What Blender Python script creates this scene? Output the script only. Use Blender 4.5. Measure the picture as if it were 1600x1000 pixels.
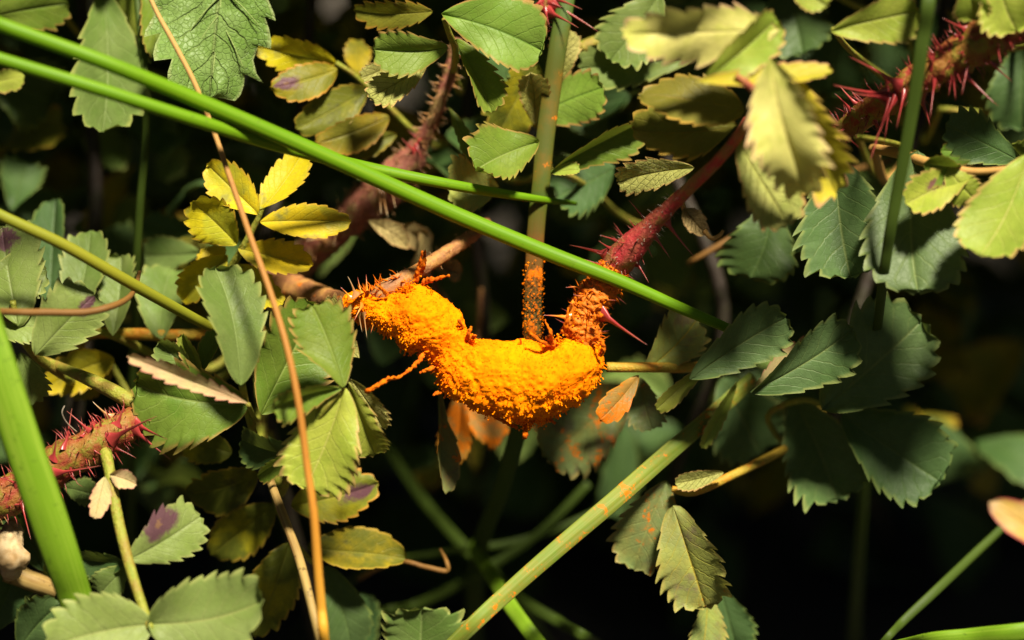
import bpy, math, random
from mathutils import Vector, Matrix, noise
R = random.Random(7)
for o in list(bpy.data.objects): bpy.data.objects.remove(o)
scene = bpy.context.scene
COL = scene.collection

# ------------------------------------------------------------------ camera
MM = 0.001
DIST = 350.0                      # camera to the gall, mm
PX = 0.075                        # mm per photo pixel in the plane of the gall
PITCH = math.radians(20)
Fw = Vector((0, math.cos(PITCH), -math.sin(PITCH)))
Up = Vector((0, math.sin(PITCH), math.cos(PITCH)))
Rt = Vector((1, 0, 0))
FOC = Vector((0, 0, 0.100))
CAM = FOC - Fw * DIST * MM
cam_d = bpy.data.cameras.new('camera')
cam = bpy.data.objects.new('camera', cam_d); COL.objects.link(cam)
cam.location = CAM
cam.rotation_euler = (math.pi / 2 - PITCH, 0, 0)
cam_d.sensor_width = 36
cam_d.lens = 36 * DIST / (1600 * PX)
cam_d.clip_start = 0.01
cam_d.clip_end = 500
cam_d.dof.use_dof = True
cam_d.dof.focus_distance = 0.349
cam_d.dof.aperture_fstop = 10.5
scene.camera = cam

# ------------------------------------------------------------------ light
TOL = (Rt * 0.22 + Up * 0.70 - Fw * 0.68).normalized()      # towards the sun
world = bpy.data.worlds.new('World'); scene.world = world; world.use_nodes = True
wn = world.node_tree
sky = wn.nodes.new('ShaderNodeTexSky'); sky.sky_type = 'NISHITA'; sky.sun_disc = False
sky.sun_elevation = math.asin(TOL.z)
sky.sun_rotation = math.atan2(TOL.x, TOL.y)
wn.links.new(sky.outputs[0], wn.nodes['Background'].inputs[0])
wn.nodes['Background'].inputs[1].default_value = 0.009
sun_d = bpy.data.lights.new('sun', 'SUN'); sun_d.energy = 5.0; sun_d.angle = math.radians(8)
sun_d.color = (1.0, 0.92, 0.74)
sun = bpy.data.objects.new('sun', sun_d); COL.objects.link(sun)
sun.location = (0.3, -0.4, 1.2)
sun.rotation_euler = TOL.to_track_quat('Z', 'Y').to_euler()
scene.view_settings.view_transform = 'Standard'
scene.view_settings.look = 'None'
scene.view_settings.exposure = 1.25
scene.view_settings.gamma = 1.0

# ------------------------------------------------------------------ helpers
def P(px, py, d=0.0):
    if d == 'g':                                            # where that line of sight meets the soil
        v = Fw + Rt * ((px - 800) * PX / DIST) - Up * ((py - 500) * PX / DIST)
        return CAM + v * (CAM.z + 0.004) / -v.z
    s = (DIST + d) * MM
    return CAM + Fw * s + Rt * ((px - 800) * PX / DIST * s) - Up * ((py - 500) * PX / DIST * s)

def newobj(name, verts, faces, mat, parent=None, origin=None, uvs=None, smooth=True):
    origin = Vector(origin) if origin is not None else Vector(verts[0])
    me = bpy.data.meshes.new(name)
    me.from_pydata([tuple(Vector(v) - origin) for v in verts], [], faces)
    if uvs is not None:
        lay = me.uv_layers.new(name='UVMap')
        flat = []
        for l in me.loops: flat.extend(uvs[l.vertex_index])
        lay.data.foreach_set('uv', flat)
    if smooth: me.polygons.foreach_set('use_smooth', [True] * len(me.polygons))
    if mat: me.materials.append(mat)
    o = bpy.data.objects.new(name, me); COL.objects.link(o)
    attach(o, origin, parent)
    return o

def wloc(o):
    v = Vector(o.location)
    while o.parent: o = o.parent; v += Vector(o.location)
    return v

def attach(o, origin, parent):
    if parent is not None:
        o.parent = parent; o.location = Vector(origin) - wloc(parent)
    else: o.location = origin

def tag(o, label=None, cat=None, group=None, kind=None):
    if label: o['label'] = label
    if cat: o['category'] = cat
    if group: o['group'] = group
    if kind: o['kind'] = kind
    return o

def thing(name, loc, label, cat, group=None):
    o = bpy.data.objects.new(name, None); COL.objects.link(o); o.location = loc
    o.empty_display_size = 0.002
    return tag(o, label, cat, group)

def spline(pts, n):
    """Catmull-Rom through pts (tuples of equal length), n samples per span"""
    out = []
    m = len(pts)
    for i in range(m - 1):
        p0 = pts[max(i - 1, 0)]; p1 = pts[i]; p2 = pts[i + 1]; p3 = pts[min(i + 2, m - 1)]
        for k in range(n):
            t = k / n
            out.append(tuple(0.5 * (2 * b + (c - a) * t + (2 * a - 5 * b + 4 * c - d) * t * t + (3 * b - a - 3 * c + d) * t ** 3)
                             for a, b, c, d in zip(p0, p1, p2, p3)))
    out.append(tuple(pts[-1]))
    return out

def world_path(path, n=8):
    """path of (px, py, d, half width in px) -> smooth list of (point, radius in m)"""
    w = []
    for (x, y, d, r) in path:
        p = P(x, y, d)
        dd = (p - CAM).dot(Fw)
        w.append((p.x, p.y, p.z, r * PX * MM * dd / (DIST * MM)))
    return [(Vector(q[:3]), max(q[3], 1e-5)) for q in spline(w, n)]

def sweep(wp, sides=12, flat=1.0, crease=0.0, rough=0.0, rs=800.0, roll=0.0):
    """tube along wp; flat < 1 squashes it across the line of sight (a blade), crease folds it to a V"""
    verts, faces, uvs = [], [], []
    n = len(wp); ln = 0
    for i, (p, r) in enumerate(wp):
        a = wp[max(i - 1, 0)][0]; b = wp[min(i + 1, n - 1)][0]
        t = (b - a).normalized()
        if i: ln += (p - wp[i - 1][0]).length
        s = t.cross(Fw)
        if s.length < 1e-4: s = Rt.copy()
        s.normalize(); q = s.cross(t).normalized()
        if roll:
            s, q = s * math.cos(roll) + q * math.sin(roll), q * math.cos(roll) - s * math.sin(roll)
        for k in range(sides):
            an = 2 * math.pi * k / sides
            rr = r
            cx, cy = math.cos(an), math.sin(an) * flat
            v = p + s * (cx * rr) + q * (cy * rr + crease * r * abs(cx))
            if rough:
                nv = noise.fractal(v * rs, 1.0, 2.0, 3)
                v += (v - p) * rough * nv
            verts.append(v); uvs.append((ln * 100, k / sides))
    for i in range(n - 1):
        for k in range(sides):
            k2 = (k + 1) % sides
            faces.append((i * sides + k, i * sides + k2, (i + 1) * sides + k2, (i + 1) * sides + k))
    faces.append(tuple(reversed(range(sides)))); faces.append(tuple((n - 1) * sides + k for k in range(sides)))
    return verts, faces, uvs

def tube(name, path, mat, parent=None, sides=10, n=8, origin=None, **kw):
    wp = world_path(path, n)
    v, f, uv = sweep(wp, sides, **kw)
    return newobj(name, v, f, mat, parent, origin if origin is not None else wp[0][0], uv)

# ------------------------------------------------------------------ materials
def nodes(name):
    m = bpy.data.materials.new(name); m.use_nodes = True
    nt = m.node_tree; nt.nodes.clear()
    out = nt.nodes.new('ShaderNodeOutputMaterial')
    return m, nt, out

class N:
    def __init__(s, nt): s.nt = nt
    def new(s, t, **kw):
        n = s.nt.nodes.new(t)
        for k, v in kw.items(): setattr(n, k, v)
        return n
    def put(s, sock, val):
        if hasattr(val, 'links') or isinstance(val, bpy.types.NodeSocket): s.nt.links.new(val, sock)
        else: sock.default_value = val
    def math(s, op, a, b=0.0, c=0.0, clamp=False):
        n = s.new('ShaderNodeMath', operation=op, use_clamp=clamp)
        s.put(n.inputs[0], a); s.put(n.inputs[1], b)
        if len(n.inputs) > 2: s.put(n.inputs[2], c)
        return n.outputs[0]
    def step(s, v, a, b, lo=0.0, hi=1.0):
        n = s.new('ShaderNodeMapRange', interpolation_type='SMOOTHSTEP')
        s.put(n.inputs['Value'], v); n.inputs['From Min'].default_value = a; n.inputs['From Max'].default_value = b
        n.inputs['To Min'].default_value = lo; n.inputs['To Max'].default_value = hi
        return n.outputs[0]
    def mix(s, f, a, b):
        n = s.new('ShaderNodeMix', data_type='RGBA')
        s.put(n.inputs['Factor'], f)
        for sock, c in ((n.inputs['A'], a), (n.inputs['B'], b)):
            pass
        s.put(n.inputs[6], a if not isinstance(a, tuple) else (*a[:3], 1)); s.put(n.inputs[7], b if not isinstance(b, tuple) else (*b[:3], 1))
        return n.outputs[2]
    def noise(s, vec, scale, detail=3, rough=0.55, w=None):
        n = s.new('ShaderNodeTexNoise', noise_dimensions='4D' if w is not None else '3D')
        s.put(n.inputs['Vector'], vec); n.inputs['Scale'].default_value = scale
        n.inputs['Detail'].default_value = detail; n.inputs['Roughness'].default_value = rough
        if w is not None: s.put(n.inputs['W'], w)
        return n.outputs['Fac']
    def bump(s, h, strength, dist=0.0001, nrm=None):
        n = s.new('ShaderNodeBump'); n.inputs['Strength'].default_value = strength; n.inputs['Distance'].default_value = dist
        s.put(n.inputs['Height'], h)
        if nrm is not None: s.put(n.inputs['Normal'], nrm)
        return n.outputs[0]

ORANGE = (0.58, 0.135, 0.002)

def leaf_mat(name, c1, c2, vein, edge, mixlo=0.42, mixhi=0.62, blotch=None, dust=0.0, rough=0.42, crinkle=0.0, brown=None, trans=0.22, edge0=0.86):
    m, nt, out = nodes(name); g = N(nt)
    uv = g.new('ShaderNodeUVMap'); uv.uv_map = 'UVMap'
    sp = g.new('ShaderNodeSeparateXYZ'); nt.links.new(uv.outputs[0], sp.inputs[0])
    u = sp.outputs[0]; v = g.math('MULTIPLY_ADD', sp.outputs[1], 2.0, -1.0); av = g.math('ABSOLUTE', v)
    ob = g.new('ShaderNodeTexCoord').outputs['Object']
    rnd = g.math('MULTIPLY', g.new('ShaderNodeObjectInfo').outputs['Random'], 37.0)
    n1 = g.noise(ob, 170, 4, 0.6, rnd); n2 = g.noise(ob, 900, 3, 0.6, rnd)
    wob = g.math('MULTIPLY_ADD', n1, 0.22, -0.11)
    q = g.math('ADD', g.math('SUBTRACT', u, g.math('MULTIPLY', av, 0.30)), wob)
    pp = g.math('PINGPONG', g.math('MULTIPLY', q, 7.0), 0.5)
    lat = g.math('MULTIPLY', g.step(pp, 0.0, 0.085, 1, 0), g.step(av, 0.55, 0.98, 1, 0))
    mid = g.step(av, 0.0, 0.05, 1, 0)
    vo = g.new('ShaderNodeTexVoronoi', feature='DISTANCE_TO_EDGE'); g.put(vo.inputs['Vector'], ob); vo.inputs['Scale'].default_value = 1500
    net = g.step(vo.outputs['Distance'], 0.0, 0.12, 1, 0)
    col = g.mix(g.step(n1, mixlo, mixhi), c1, c2)
    hs = g.new('ShaderNodeHueSaturation'); g.put(hs.inputs['Color'], col)
    g.put(hs.inputs['Value'], g.math('MULTIPLY_ADD', g.new('ShaderNodeObjectInfo').outputs['Random'], 0.3, 0.85))
    g.put(hs.inputs['Hue'], g.math('MULTIPLY_ADD', g.math('FRACT', rnd), 0.03, 0.485))
    col = hs.outputs[0]
    col = g.mix(g.step(n2, 0.35, 0.7, 0.0, 0.35), col, tuple(x * 0.62 for x in c1))
    if brown:
        col = g.mix(g.step(g.noise(ob, 260, 4, 0.65, g.math('ADD', rnd, 9.0)), 0.54, 0.68, 0, 0.9), col, brown)
    col = g.mix(g.math('MULTIPLY', net, 0.14), col, tuple(x * 0.5 for x in c1))
    col = g.mix(g.math('MULTIPLY', lat, 0.30), col, vein)
    col = g.mix(g.math('MULTIPLY', mid, 0.75), col, vein)
    em = g.math('MULTIPLY', g.step(g.math('ADD', av, g.math('MULTIPLY_ADD', n2, 0.1, -0.05)), edge0, 0.985), g.step(n1, 0.3, 0.6, 0.35, 1.0))
    col = g.mix(em, col, edge)
    if blotch:
        bu, bv, br, bc = blotch
        du = g.math('SUBTRACT', u, bu); dv = g.math('MULTIPLY', g.math('SUBTRACT', v, bv), 0.42)
        r = g.math('SQRT', g.math('ADD', g.math('MULTIPLY', du, du), g.math('MULTIPLY', dv, dv)))
        r = g.math('ADD', r, g.math('MULTIPLY_ADD', g.noise(ob, 420, 5, 0.7), 0.5, -0.25))
        col = g.mix(g.step(r, br * 0.55, br * 1.05, 0.92, 0), col, bc)
        col = g.mix(g.step(r, br * 0.02, br * 0.15, 0.6, 0), col, (0.22, 0.12, 0.05))
    if dust > 0:
        nd = g.noise(ob, 330, 5, 0.68, rnd); nf = g.noise(ob, 2600, 2, 0.6)
        dm = g.step(g.math('ADD', nd, g.math('MULTIPLY_ADD', nf, 0.30, -0.15)), 0.66 - 0.2 * dust, 0.72 - 0.17 * dust)
        col = g.mix(g.step(nd, 0.44 - 0.2 * dust, 0.74 - 0.17 * dust, 0, 0.14), col, tuple(x * 0.7 for x in ORANGE))
        col = g.mix(g.math('MULTIPLY', dm, 0.85), col, ORANGE)
    b = g.new('ShaderNodeBsdfPrincipled')
    g.put(b.inputs['Base Color'], col); g.put(b.inputs['Roughness'], g.math('MULTIPLY_ADD', n2, 0.2, rough - 0.08))
    b.inputs['Specular IOR Level'].default_value = 0.12
    h = g.math('ADD', g.math('MULTIPLY', lat, -0.7), g.math('MULTIPLY', net, -0.22))
    h = g.math('ADD', h, g.math('MULTIPLY', n2, 0.8)); h = g.math('ADD', h, g.math('MULTIPLY', mid, -0.9))
    nrm = g.bump(h, 0.45 + crinkle, 0.00011 + 0.00025 * crinkle)
    g.put(b.inputs['Normal'], nrm)
    t = g.new('ShaderNodeBsdfTranslucent'); g.put(t.inputs['Color'], g.mix(0.35, col, (0.30, 0.34, 0.02))); g.put(t.inputs['Normal'], nrm)
    ms = g.new('ShaderNodeMixShader'); ms.inputs[0].default_value = trans
    nt.links.new(b.outputs[0], ms.inputs[1]); nt.links.new(t.outputs[0], ms.inputs[2]); nt.links.new(ms.outputs[0], out.inputs[0])
    return m

PURPLE = (0.10, 0.035, 0.06)
GREY_GREEN = ((0.105, 0.165, 0.062), (0.085, 0.155, 0.045))
M = {}
M['g'] = leaf_mat('glaucous_leaf', (0.140, 0.190, 0.050), (0.108, 0.165, 0.034), (0.17, 0.22, 0.07), (0.24, 0.26, 0.07))
M['gp'] = leaf_mat('glaucous_leaf_purple_patch', (0.195, 0.24, 0.065), (0.16, 0.21, 0.045), (0.17, 0.20, 0.07), (0.24, 0.26, 0.08), blotch=(0.55, -0.70, 0.26, PURPLE))
M['gq'] = leaf_mat('glaucous_leaf_purple_tip', (0.195, 0.24, 0.065), (0.16, 0.21, 0.045), (0.17, 0.20, 0.07), (0.24, 0.26, 0.08), blotch=(0.86, 0.1, 0.15, PURPLE))
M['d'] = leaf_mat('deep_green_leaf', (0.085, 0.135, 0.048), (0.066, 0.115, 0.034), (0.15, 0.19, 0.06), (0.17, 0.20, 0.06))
M['gl'] = leaf_mat('pale_glaucous_leaf', (0.205, 0.255, 0.075), (0.17, 0.225, 0.055), (0.23, 0.25, 0.08), (0.27, 0.30, 0.09))
M['ou'] = leaf_mat('shaded_olive_leaf_underside', (0.16, 0.145, 0.02), (0.13, 0.125, 0.018), (0.20, 0.15, 0.03), (0.36, 0.22, 0.04), brown=(0.10, 0.09, 0.025))  # olive made darker: shade over these leaflets put into the colour
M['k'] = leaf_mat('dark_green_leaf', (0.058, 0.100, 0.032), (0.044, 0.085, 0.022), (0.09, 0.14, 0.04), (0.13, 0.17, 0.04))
M['m'] = leaf_mat('mid_green_leaf', (0.135, 0.19, 0.026), (0.10, 0.165, 0.018), (0.19, 0.24, 0.06), (0.30, 0.19, 0.05))
M['b'] = leaf_mat('bright_green_leaf', (0.185, 0.26, 0.042), (0.145, 0.22, 0.028), (0.08, 0.15, 0.02), (0.34, 0.20, 0.06))
M['y'] = leaf_mat('yellow_leaf', (0.50, 0.39, 0.012), (0.30, 0.28, 0.02), (0.42, 0.38, 0.05), (0.48, 0.30, 0.03), mixlo=0.46, mixhi=0.58, brown=(0.19, 0.18, 0.05))
M['yp'] = leaf_mat('yellow_leaf_purple_tip', (0.30, 0.25, 0.014), (0.15, 0.16, 0.02), (0.33, 0.30, 0.05), (0.42, 0.2, 0.03), blotch=(0.78, 0.1, 0.24, PURPLE))
M['o'] = leaf_mat('olive_leaf', (0.11, 0.12, 0.014), (0.30, 0.25, 0.012), (0.20, 0.19, 0.03), (0.34, 0.22, 0.03), mixlo=0.46, brown=(0.05, 0.05, 0.02))
M['ob'] = leaf_mat('olive_leaf_brown_patches', (0.15, 0.15, 0.018), (0.24, 0.18, 0.014), (0.22, 0.19, 0.03), (0.36, 0.18, 0.03), mixlo=0.38, brown=(0.07, 0.045, 0.025))
M['yg'] = leaf_mat('yellow_green_leaf', (0.27, 0.31, 0.045), (0.20, 0.26, 0.03), (0.33, 0.32, 0.08), (0.42, 0.27, 0.09))
M['yq'] = leaf_mat('yellow_green_leaf_purple_patch', (0.27, 0.31, 0.045), (0.20, 0.26, 0.03), (0.33, 0.32, 0.08), (0.42, 0.27, 0.09), blotch=(0.55, 0.2, 0.16, (0.16, 0.06, 0.07)))
M['c'] = leaf_mat('cream_yellow_leaf', (0.50, 0.46, 0.14), (0.36, 0.37, 0.07), (0.54, 0.45, 0.14), (0.58, 0.36, 0.2), trans=0.3)
M['cy'] = leaf_mat('clear_yellow_leaf', (0.52, 0.44, 0.035), (0.42, 0.40, 0.035), (0.46, 0.38, 0.08), (0.50, 0.24, 0.12), trans=0.3)
M['u'] = leaf_mat('pale_leaf_underside', (0.33, 0.31, 0.09), (0.25, 0.26, 0.06), (0.22, 0.2, 0.05), (0.40, 0.22, 0.08), crinkle=0.4, rough=0.55)
M['t'] = leaf_mat('dry_tan_leaf', (0.42, 0.31, 0.13), (0.32, 0.23, 0.09), (0.30, 0.19, 0.07), (0.36, 0.2, 0.08), crinkle=0.7, rough=0.6, trans=0.12)
M['pk'] = leaf_mat('pinkish_leaf_edge', (0.44, 0.39, 0.17), (0.42, 0.27, 0.15), (0.38, 0.3, 0.12), (0.42, 0.16, 0.12))
M['gd'] = leaf_mat('spore_dusted_leaf', (0.12, 0.17, 0.06), (0.16, 0.19, 0.055), (0.17, 0.20, 0.06), (0.26, 0.22, 0.07), dust=0.42, brown=(0.09, 0.09, 0.05))
M['od'] = leaf_mat('orange_dusted_leaf', (0.30, 0.17, 0.03), (0.2, 0.15, 0.05), (0.4, 0.2, 0.03), (0.55, 0.22, 0.02), dust=0.95)
M['mt'] = leaf_mat('mottled_leaf', (0.28, 0.31, 0.07), (0.19, 0.22, 0.07), (0.40, 0.30, 0.03), (0.30, 0.26, 0.07), brown=(0.16, 0.13, 0.07), dust=0.1, crinkle=0.05)
M['cr'] = leaf_mat('crinkled_herb_leaf', (0.15, 0.23, 0.06), (0.11, 0.19, 0.035), (0.17, 0.22, 0.07), (0.22, 0.27, 0.1), crinkle=0.55, rough=0.36, edge0=0.93)
M['pt'] = leaf_mat('pink_tip', (0.5, 0.33, 0.2), (0.45, 0.27, 0.06), (0.4, 0.2, 0.1), (0.4, 0.06, 0.07), edge0=0.8)

def grass_mat(name, c1, c2, c3, rough=0.5, dust=0.0, dscale=300, streak=60.0, specks=None, stops=None, dstops=None, span=12.0):
    """streaked along its length; c1 / c2 streaks, c3 the fibres"""
    m, nt, out = nodes(name); g = N(nt)
    uv = g.new('ShaderNodeUVMap'); uv.uv_map = 'UVMap'
    mp = g.new('ShaderNodeMapping'); nt.links.new(uv.outputs[0], mp.inputs[0]); mp.inputs['Scale'].default_value = (0.35, streak, 1)
    mp2 = g.new('ShaderNodeMapping'); nt.links.new(uv.outputs[0], mp2.inputs[0]); mp2.inputs['Scale'].default_value = (0.55, 1.2, 1)
    s1 = g.noise(mp.outputs[0], 1.0, 3, 0.6); s2 = g.noise(mp2.outputs[0], 1.0, 4, 0.6)
    ob = g.new('ShaderNodeTexCoord').outputs['Object']
    col = g.mix(g.step(s2, 0.35, 0.65), c1, c2)
    sp = g.new('ShaderNodeSeparateXYZ'); nt.links.new(uv.outputs[0], sp.inputs[0])
    pos = g.math('ADD', g.math('DIVIDE', sp.outputs[0], span), g.math('MULTIPLY_ADD', s2, 0.06, -0.03))
    def ramp(st, grey=False):
        r = g.new('ShaderNodeValToRGB'); g.put(r.inputs[0], pos); e = r.color_ramp.elements
        while len(e) < len(st): e.new(0.5)
        for k, (p_, c_) in enumerate(st):
            e[k].position = p_ / span; e[k].color = (c_, c_, c_, 1) if grey else (*c_, 1)
        return r.outputs[0]
    if stops:
        col = ramp(stops)
        c3 = g.mix(0.5, col, c3)
    col = g.mix(g.step(s1, 0.45, 0.7, 0, 0.6), col, c3)
    if specks:
        col = g.mix(g.step(g.noise(ob, 1100, 3, 0.7), 0.60, 0.68, 0, 0.8), col, specks)
    if dust:
        nd = g.noise(ob, dscale, 6, 0.7); nf = g.noise(ob, 2600, 2, 0.6)
        if dstops: nd = g.math('ADD', nd, g.math('MULTIPLY_ADD', ramp(dstops, True), 0.34, -0.17))
        dm = g.step(g.math('ADD', nd, g.math('MULTIPLY_ADD', nf, 0.30, -0.15)), 0.68 - 0.2 * dust, 0.74 - 0.17 * dust)
        col = g.mix(g.step(nd, 0.44 - 0.2 * dust, 0.74 - 0.17 * dust, 0, 0.14), col, tuple(x * 0.7 for x in ORANGE))
        col = g.mix(g.math('MULTIPLY', dm, 0.85), col, ORANGE)
    b = g.new('ShaderNodeBsdfPrincipled'); g.put(b.inputs['Base Color'], col); b.inputs['Roughness'].default_value = rough
    b.inputs['Specular IOR Level'].default_value = 0.14
    g.put(b.inputs['Normal'], g.bump(g.math('ADD', s1, g.math('MULTIPLY', g.noise(ob, 4000, 2), 0.3)), 0.35, 0.0001))
    nt.links.new(b.outputs[0], out.inputs[0])
    return m

M['grass'] = grass_mat('rush_green', (0.094, 0.198, 0.003), (0.076, 0.170, 0.003), (0.150, 0.25, 0.008), streak=18, specks=(0.085, 0.16, 0.006))
M['grass2'] = grass_mat('blade_green', (0.12, 0.215, 0.010), (0.10, 0.19, 0.008), (0.21, 0.30, 0.03), rough=0.5, streak=22, specks=(0.075, 0.135, 0.008))
M['olive'] = grass_mat('olive_stalk', (0.16, 0.18, 0.014), (0.19, 0.18, 0.012), (0.12, 0.14, 0.01))
M['shadegrass'] = grass_mat('dark_shaded_blade', (0.04, 0.065, 0.008), (0.032, 0.055, 0.007), (0.055, 0.08, 0.012))  # dark green lowered further, putting shade into the blade colour
M['dustgrass'] = grass_mat('dusted_blade', (0.125, 0.17, 0.022), (0.10, 0.155, 0.018), (0.25, 0.28, 0.08), dust=0.5, dscale=520, rough=0.55, streak=14)
M['stained'] = grass_mat('orange_stained_shaded_blade', (0.08, 0.12, 0.03), (0.12, 0.11, 0.018), (0.06, 0.085, 0.018), dust=0.32, dscale=260, rough=0.55, span=12,
    stops=[(0.5, (0.040, 0.082, 0.012)), (1.6, (0.045, 0.078, 0.011)), (2.3, (0.062, 0.064, 0.009)), (3.2, (0.056, 0.066, 0.009)), (3.8, (0.042, 0.070, 0.007)), (4.3, (0.095, 0.045, 0.008)), (5.2, (0.04, 0.04, 0.01)), (6.3, (0.035, 0.065, 0.009))],  # rust tints are real; the dark lower stops put shade into the colour
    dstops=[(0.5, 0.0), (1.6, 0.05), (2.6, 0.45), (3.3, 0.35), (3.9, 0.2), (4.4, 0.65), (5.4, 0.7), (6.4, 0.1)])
M['strawlong'] = grass_mat('straw_tan_to_gold', (0.42, 0.24, 0.07), (0.38, 0.20, 0.05), (0.44, 0.25, 0.09), specks=(0.22, 0.09, 0.025), span=14,
    stops=[(2.5, (0.46, 0.29, 0.10)), (4.6, (0.40, 0.23, 0.07)), (5.6, (0.28, 0.13, 0.03)), (8.4, (0.30, 0.12, 0.018)), (9.6, (0.42, 0.17, 0.018)), (11, (0.50, 0.25, 0.02))])
M['straw'] = grass_mat('straw_tan', (0.42, 0.24, 0.07), (0.38, 0.20, 0.05), (0.50, 0.31, 0.12), specks=(0.24, 0.10, 0.03))
M['straw2'] = grass_mat('straw_brown', (0.30, 0.13, 0.022), (0.34, 0.17, 0.03), (0.42, 0.2, 0.05), specks=(0.18, 0.07, 0.025))
M['brown'] = grass_mat('brown_stalk', (0.17, 0.085, 0.02), (0.12, 0.055, 0.015), (0.22, 0.11, 0.03), specks=(0.06, 0.03, 0.012))
M['tan'] = grass_mat('tan_speckled', (0.32, 0.22, 0.07), (0.16, 0.085, 0.025), (0.36, 0.26, 0.1), specks=(0.04, 0.025, 0.012))

def stem_mat(name, ca, cb, cc, sc=420, bump=0.6, dust=0.0):
    m, nt, out = nodes(name); g = N(nt)
    uv = g.new('ShaderNodeUVMap'); uv.uv_map = 'UVMap'
    mp = g.new('ShaderNodeMapping'); nt.links.new(uv.outputs[0], mp.inputs[0]); mp.inputs['Scale'].default_value = (1.6, 7, 1)
    s = g.noise(mp.outputs[0], 1.0, 4, 0.6)
    ob = g.new('ShaderNodeTexCoord').outputs['Object']
    n1 = g.noise(ob, sc, 5, 0.65); n2 = g.noise(ob, 2400, 3, 0.6)
    col = g.mix(g.step(s, 0.38, 0.62), ca, cb)
    col = g.mix(g.step(n1, 0.46, 0.62), col, cc)
    col = g.mix(g.step(n2, 0.5, 0.75, 0, 0.45), col, tuple(min(1, x * 1.7 + 0.03) for x in cb))
    if dust:
        col = g.mix(g.step(g.noise(ob, 600, 6, 0.7), 0.66 - 0.25 * dust, 0.74 - 0.2 * dust, 0, 0.92), col, ORANGE)
    b = g.new('ShaderNodeBsdfPrincipled'); g.put(b.inputs['Base Color'], col); b.inputs['Roughness'].default_value = 0.6; b.inputs['Specular IOR Level'].default_value = 0.25
    g.put(b.inputs['Normal'], g.bump(g.math('ADD', n1, g.math('MULTIPLY', n2, 0.6)), bump, 0.0005))
    nt.links.new(b.outputs[0], out.inputs[0]); return m

M['redstem'] = stem_mat('red_rose_stem', (0.34, 0.022, 0.03), (0.26, 0.05, 0.03), (0.22, 0.10, 0.03))
M['ruststem'] = stem_mat('rust_dusted_stem', (0.36, 0.08, 0.03), (0.38, 0.15, 0.03), (0.55, 0.15, 0.01), dust=1.5)
M['browntwig'] = stem_mat('brown_orange_twig', (0.28, 0.12, 0.04), (0.20, 0.085, 0.035), (0.36, 0.18, 0.05), dust=0.25)
M['browned'] = stem_mat('brown_stem', (0.17, 0.075, 0.03), (0.12, 0.05, 0.025), (0.22, 0.11, 0.045))
M['pinkbrown'] = stem_mat('pink_brown_stem', (0.22, 0.07, 0.05), (0.18, 0.06, 0.035), (0.20, 0.13, 0.045))
M['yellowred'] = stem_mat('yellow_red_stem', (0.21, 0.020, 0.016), (0.20, 0.085, 0.014), (0.17, 0.14, 0.014), sc=620)
M['greenstem'] = stem_mat('green_petiole', (0.17, 0.20, 0.02), (0.22, 0.21, 0.025), (0.21, 0.15, 0.025))
M['veingreen'] = stem_mat('leaf_vein', (0.14, 0.20, 0.05), (0.17, 0.22, 0.06), (0.14, 0.19, 0.05))
M['yellowstem'] = stem_mat('yellow_orange_petiole', (0.36, 0.22, 0.02), (0.28, 0.2, 0.02), (0.45, 0.18, 0.015))
M['redpet'] = stem_mat('red_petiole', (0.26, 0.05, 0.03), (0.22, 0.045, 0.03), (0.28, 0.1, 0.03))
M['shadestem'] = stem_mat('shade_darkened_brown_stem', (0.022, 0.014, 0.009), (0.018, 0.012, 0.008), (0.025, 0.022, 0.01))  # near-black albedo stands in for shade on the background stems

def plain(name, c, rough=0.4, c2=None, sc=600, spec=0.4):
    m, nt, out = nodes(name); g = N(nt)
    ob = g.new('ShaderNodeTexCoord').outputs['Object']
    n1 = g.noise(ob, sc, 4, 0.6)
    b = g.new('ShaderNodeBsdfPrincipled')
    g.put(b.inputs['Base Color'], g.mix(g.step(n1, 0.35, 0.65), c, c2 or tuple(x * 0.6 for x in c)))
    b.inputs['Roughness'].default_value = rough; b.inputs['Specular IOR Level'].default_value = spec
    nt.links.new(b.outputs[0], out.inputs[0]); return m

def prickle_mat(name, base, tip):
    m, nt, out = nodes(name); g = N(nt)
    uv = g.new('ShaderNodeUVMap'); uv.uv_map = 'UVMap'
    sp = g.new('ShaderNodeSeparateXYZ'); nt.links.new(uv.outputs[0], sp.inputs[0])
    b = g.new('ShaderNodeBsdfPrincipled'); g.put(b.inputs['Base Color'], g.mix(g.step(sp.outputs[0], 0.35, 1.0), base, tip))
    b.inputs['Roughness'].default_value = 0.32
    nt.links.new(b.outputs[0], out.inputs[0]); return m
M['pr_red'] = prickle_mat('red_prickle', (0.28, 0.03, 0.028), (0.36, 0.10, 0.075))
M['pr_dark'] = prickle_mat('dark_red_prickle', (0.20, 0.018, 0.018), (0.27, 0.05, 0.04))
M['pr_tan'] = prickle_mat('tan_prickle', (0.36, 0.17, 0.06), (0.5, 0.36, 0.2))
M['pr_rust'] = prickle_mat('rust_prickle', (0.62, 0.22, 0.02), (0.42, 0.09, 0.07))
M['thread'] = plain('orange_thread', (0.56, 0.13, 0.002), 0.95, (0.36, 0.06, 0.002), 1500, 0.1)
M['hair'] = plain('pale_hair', (0.4, 0.33, 0.25), 0.5)

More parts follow.
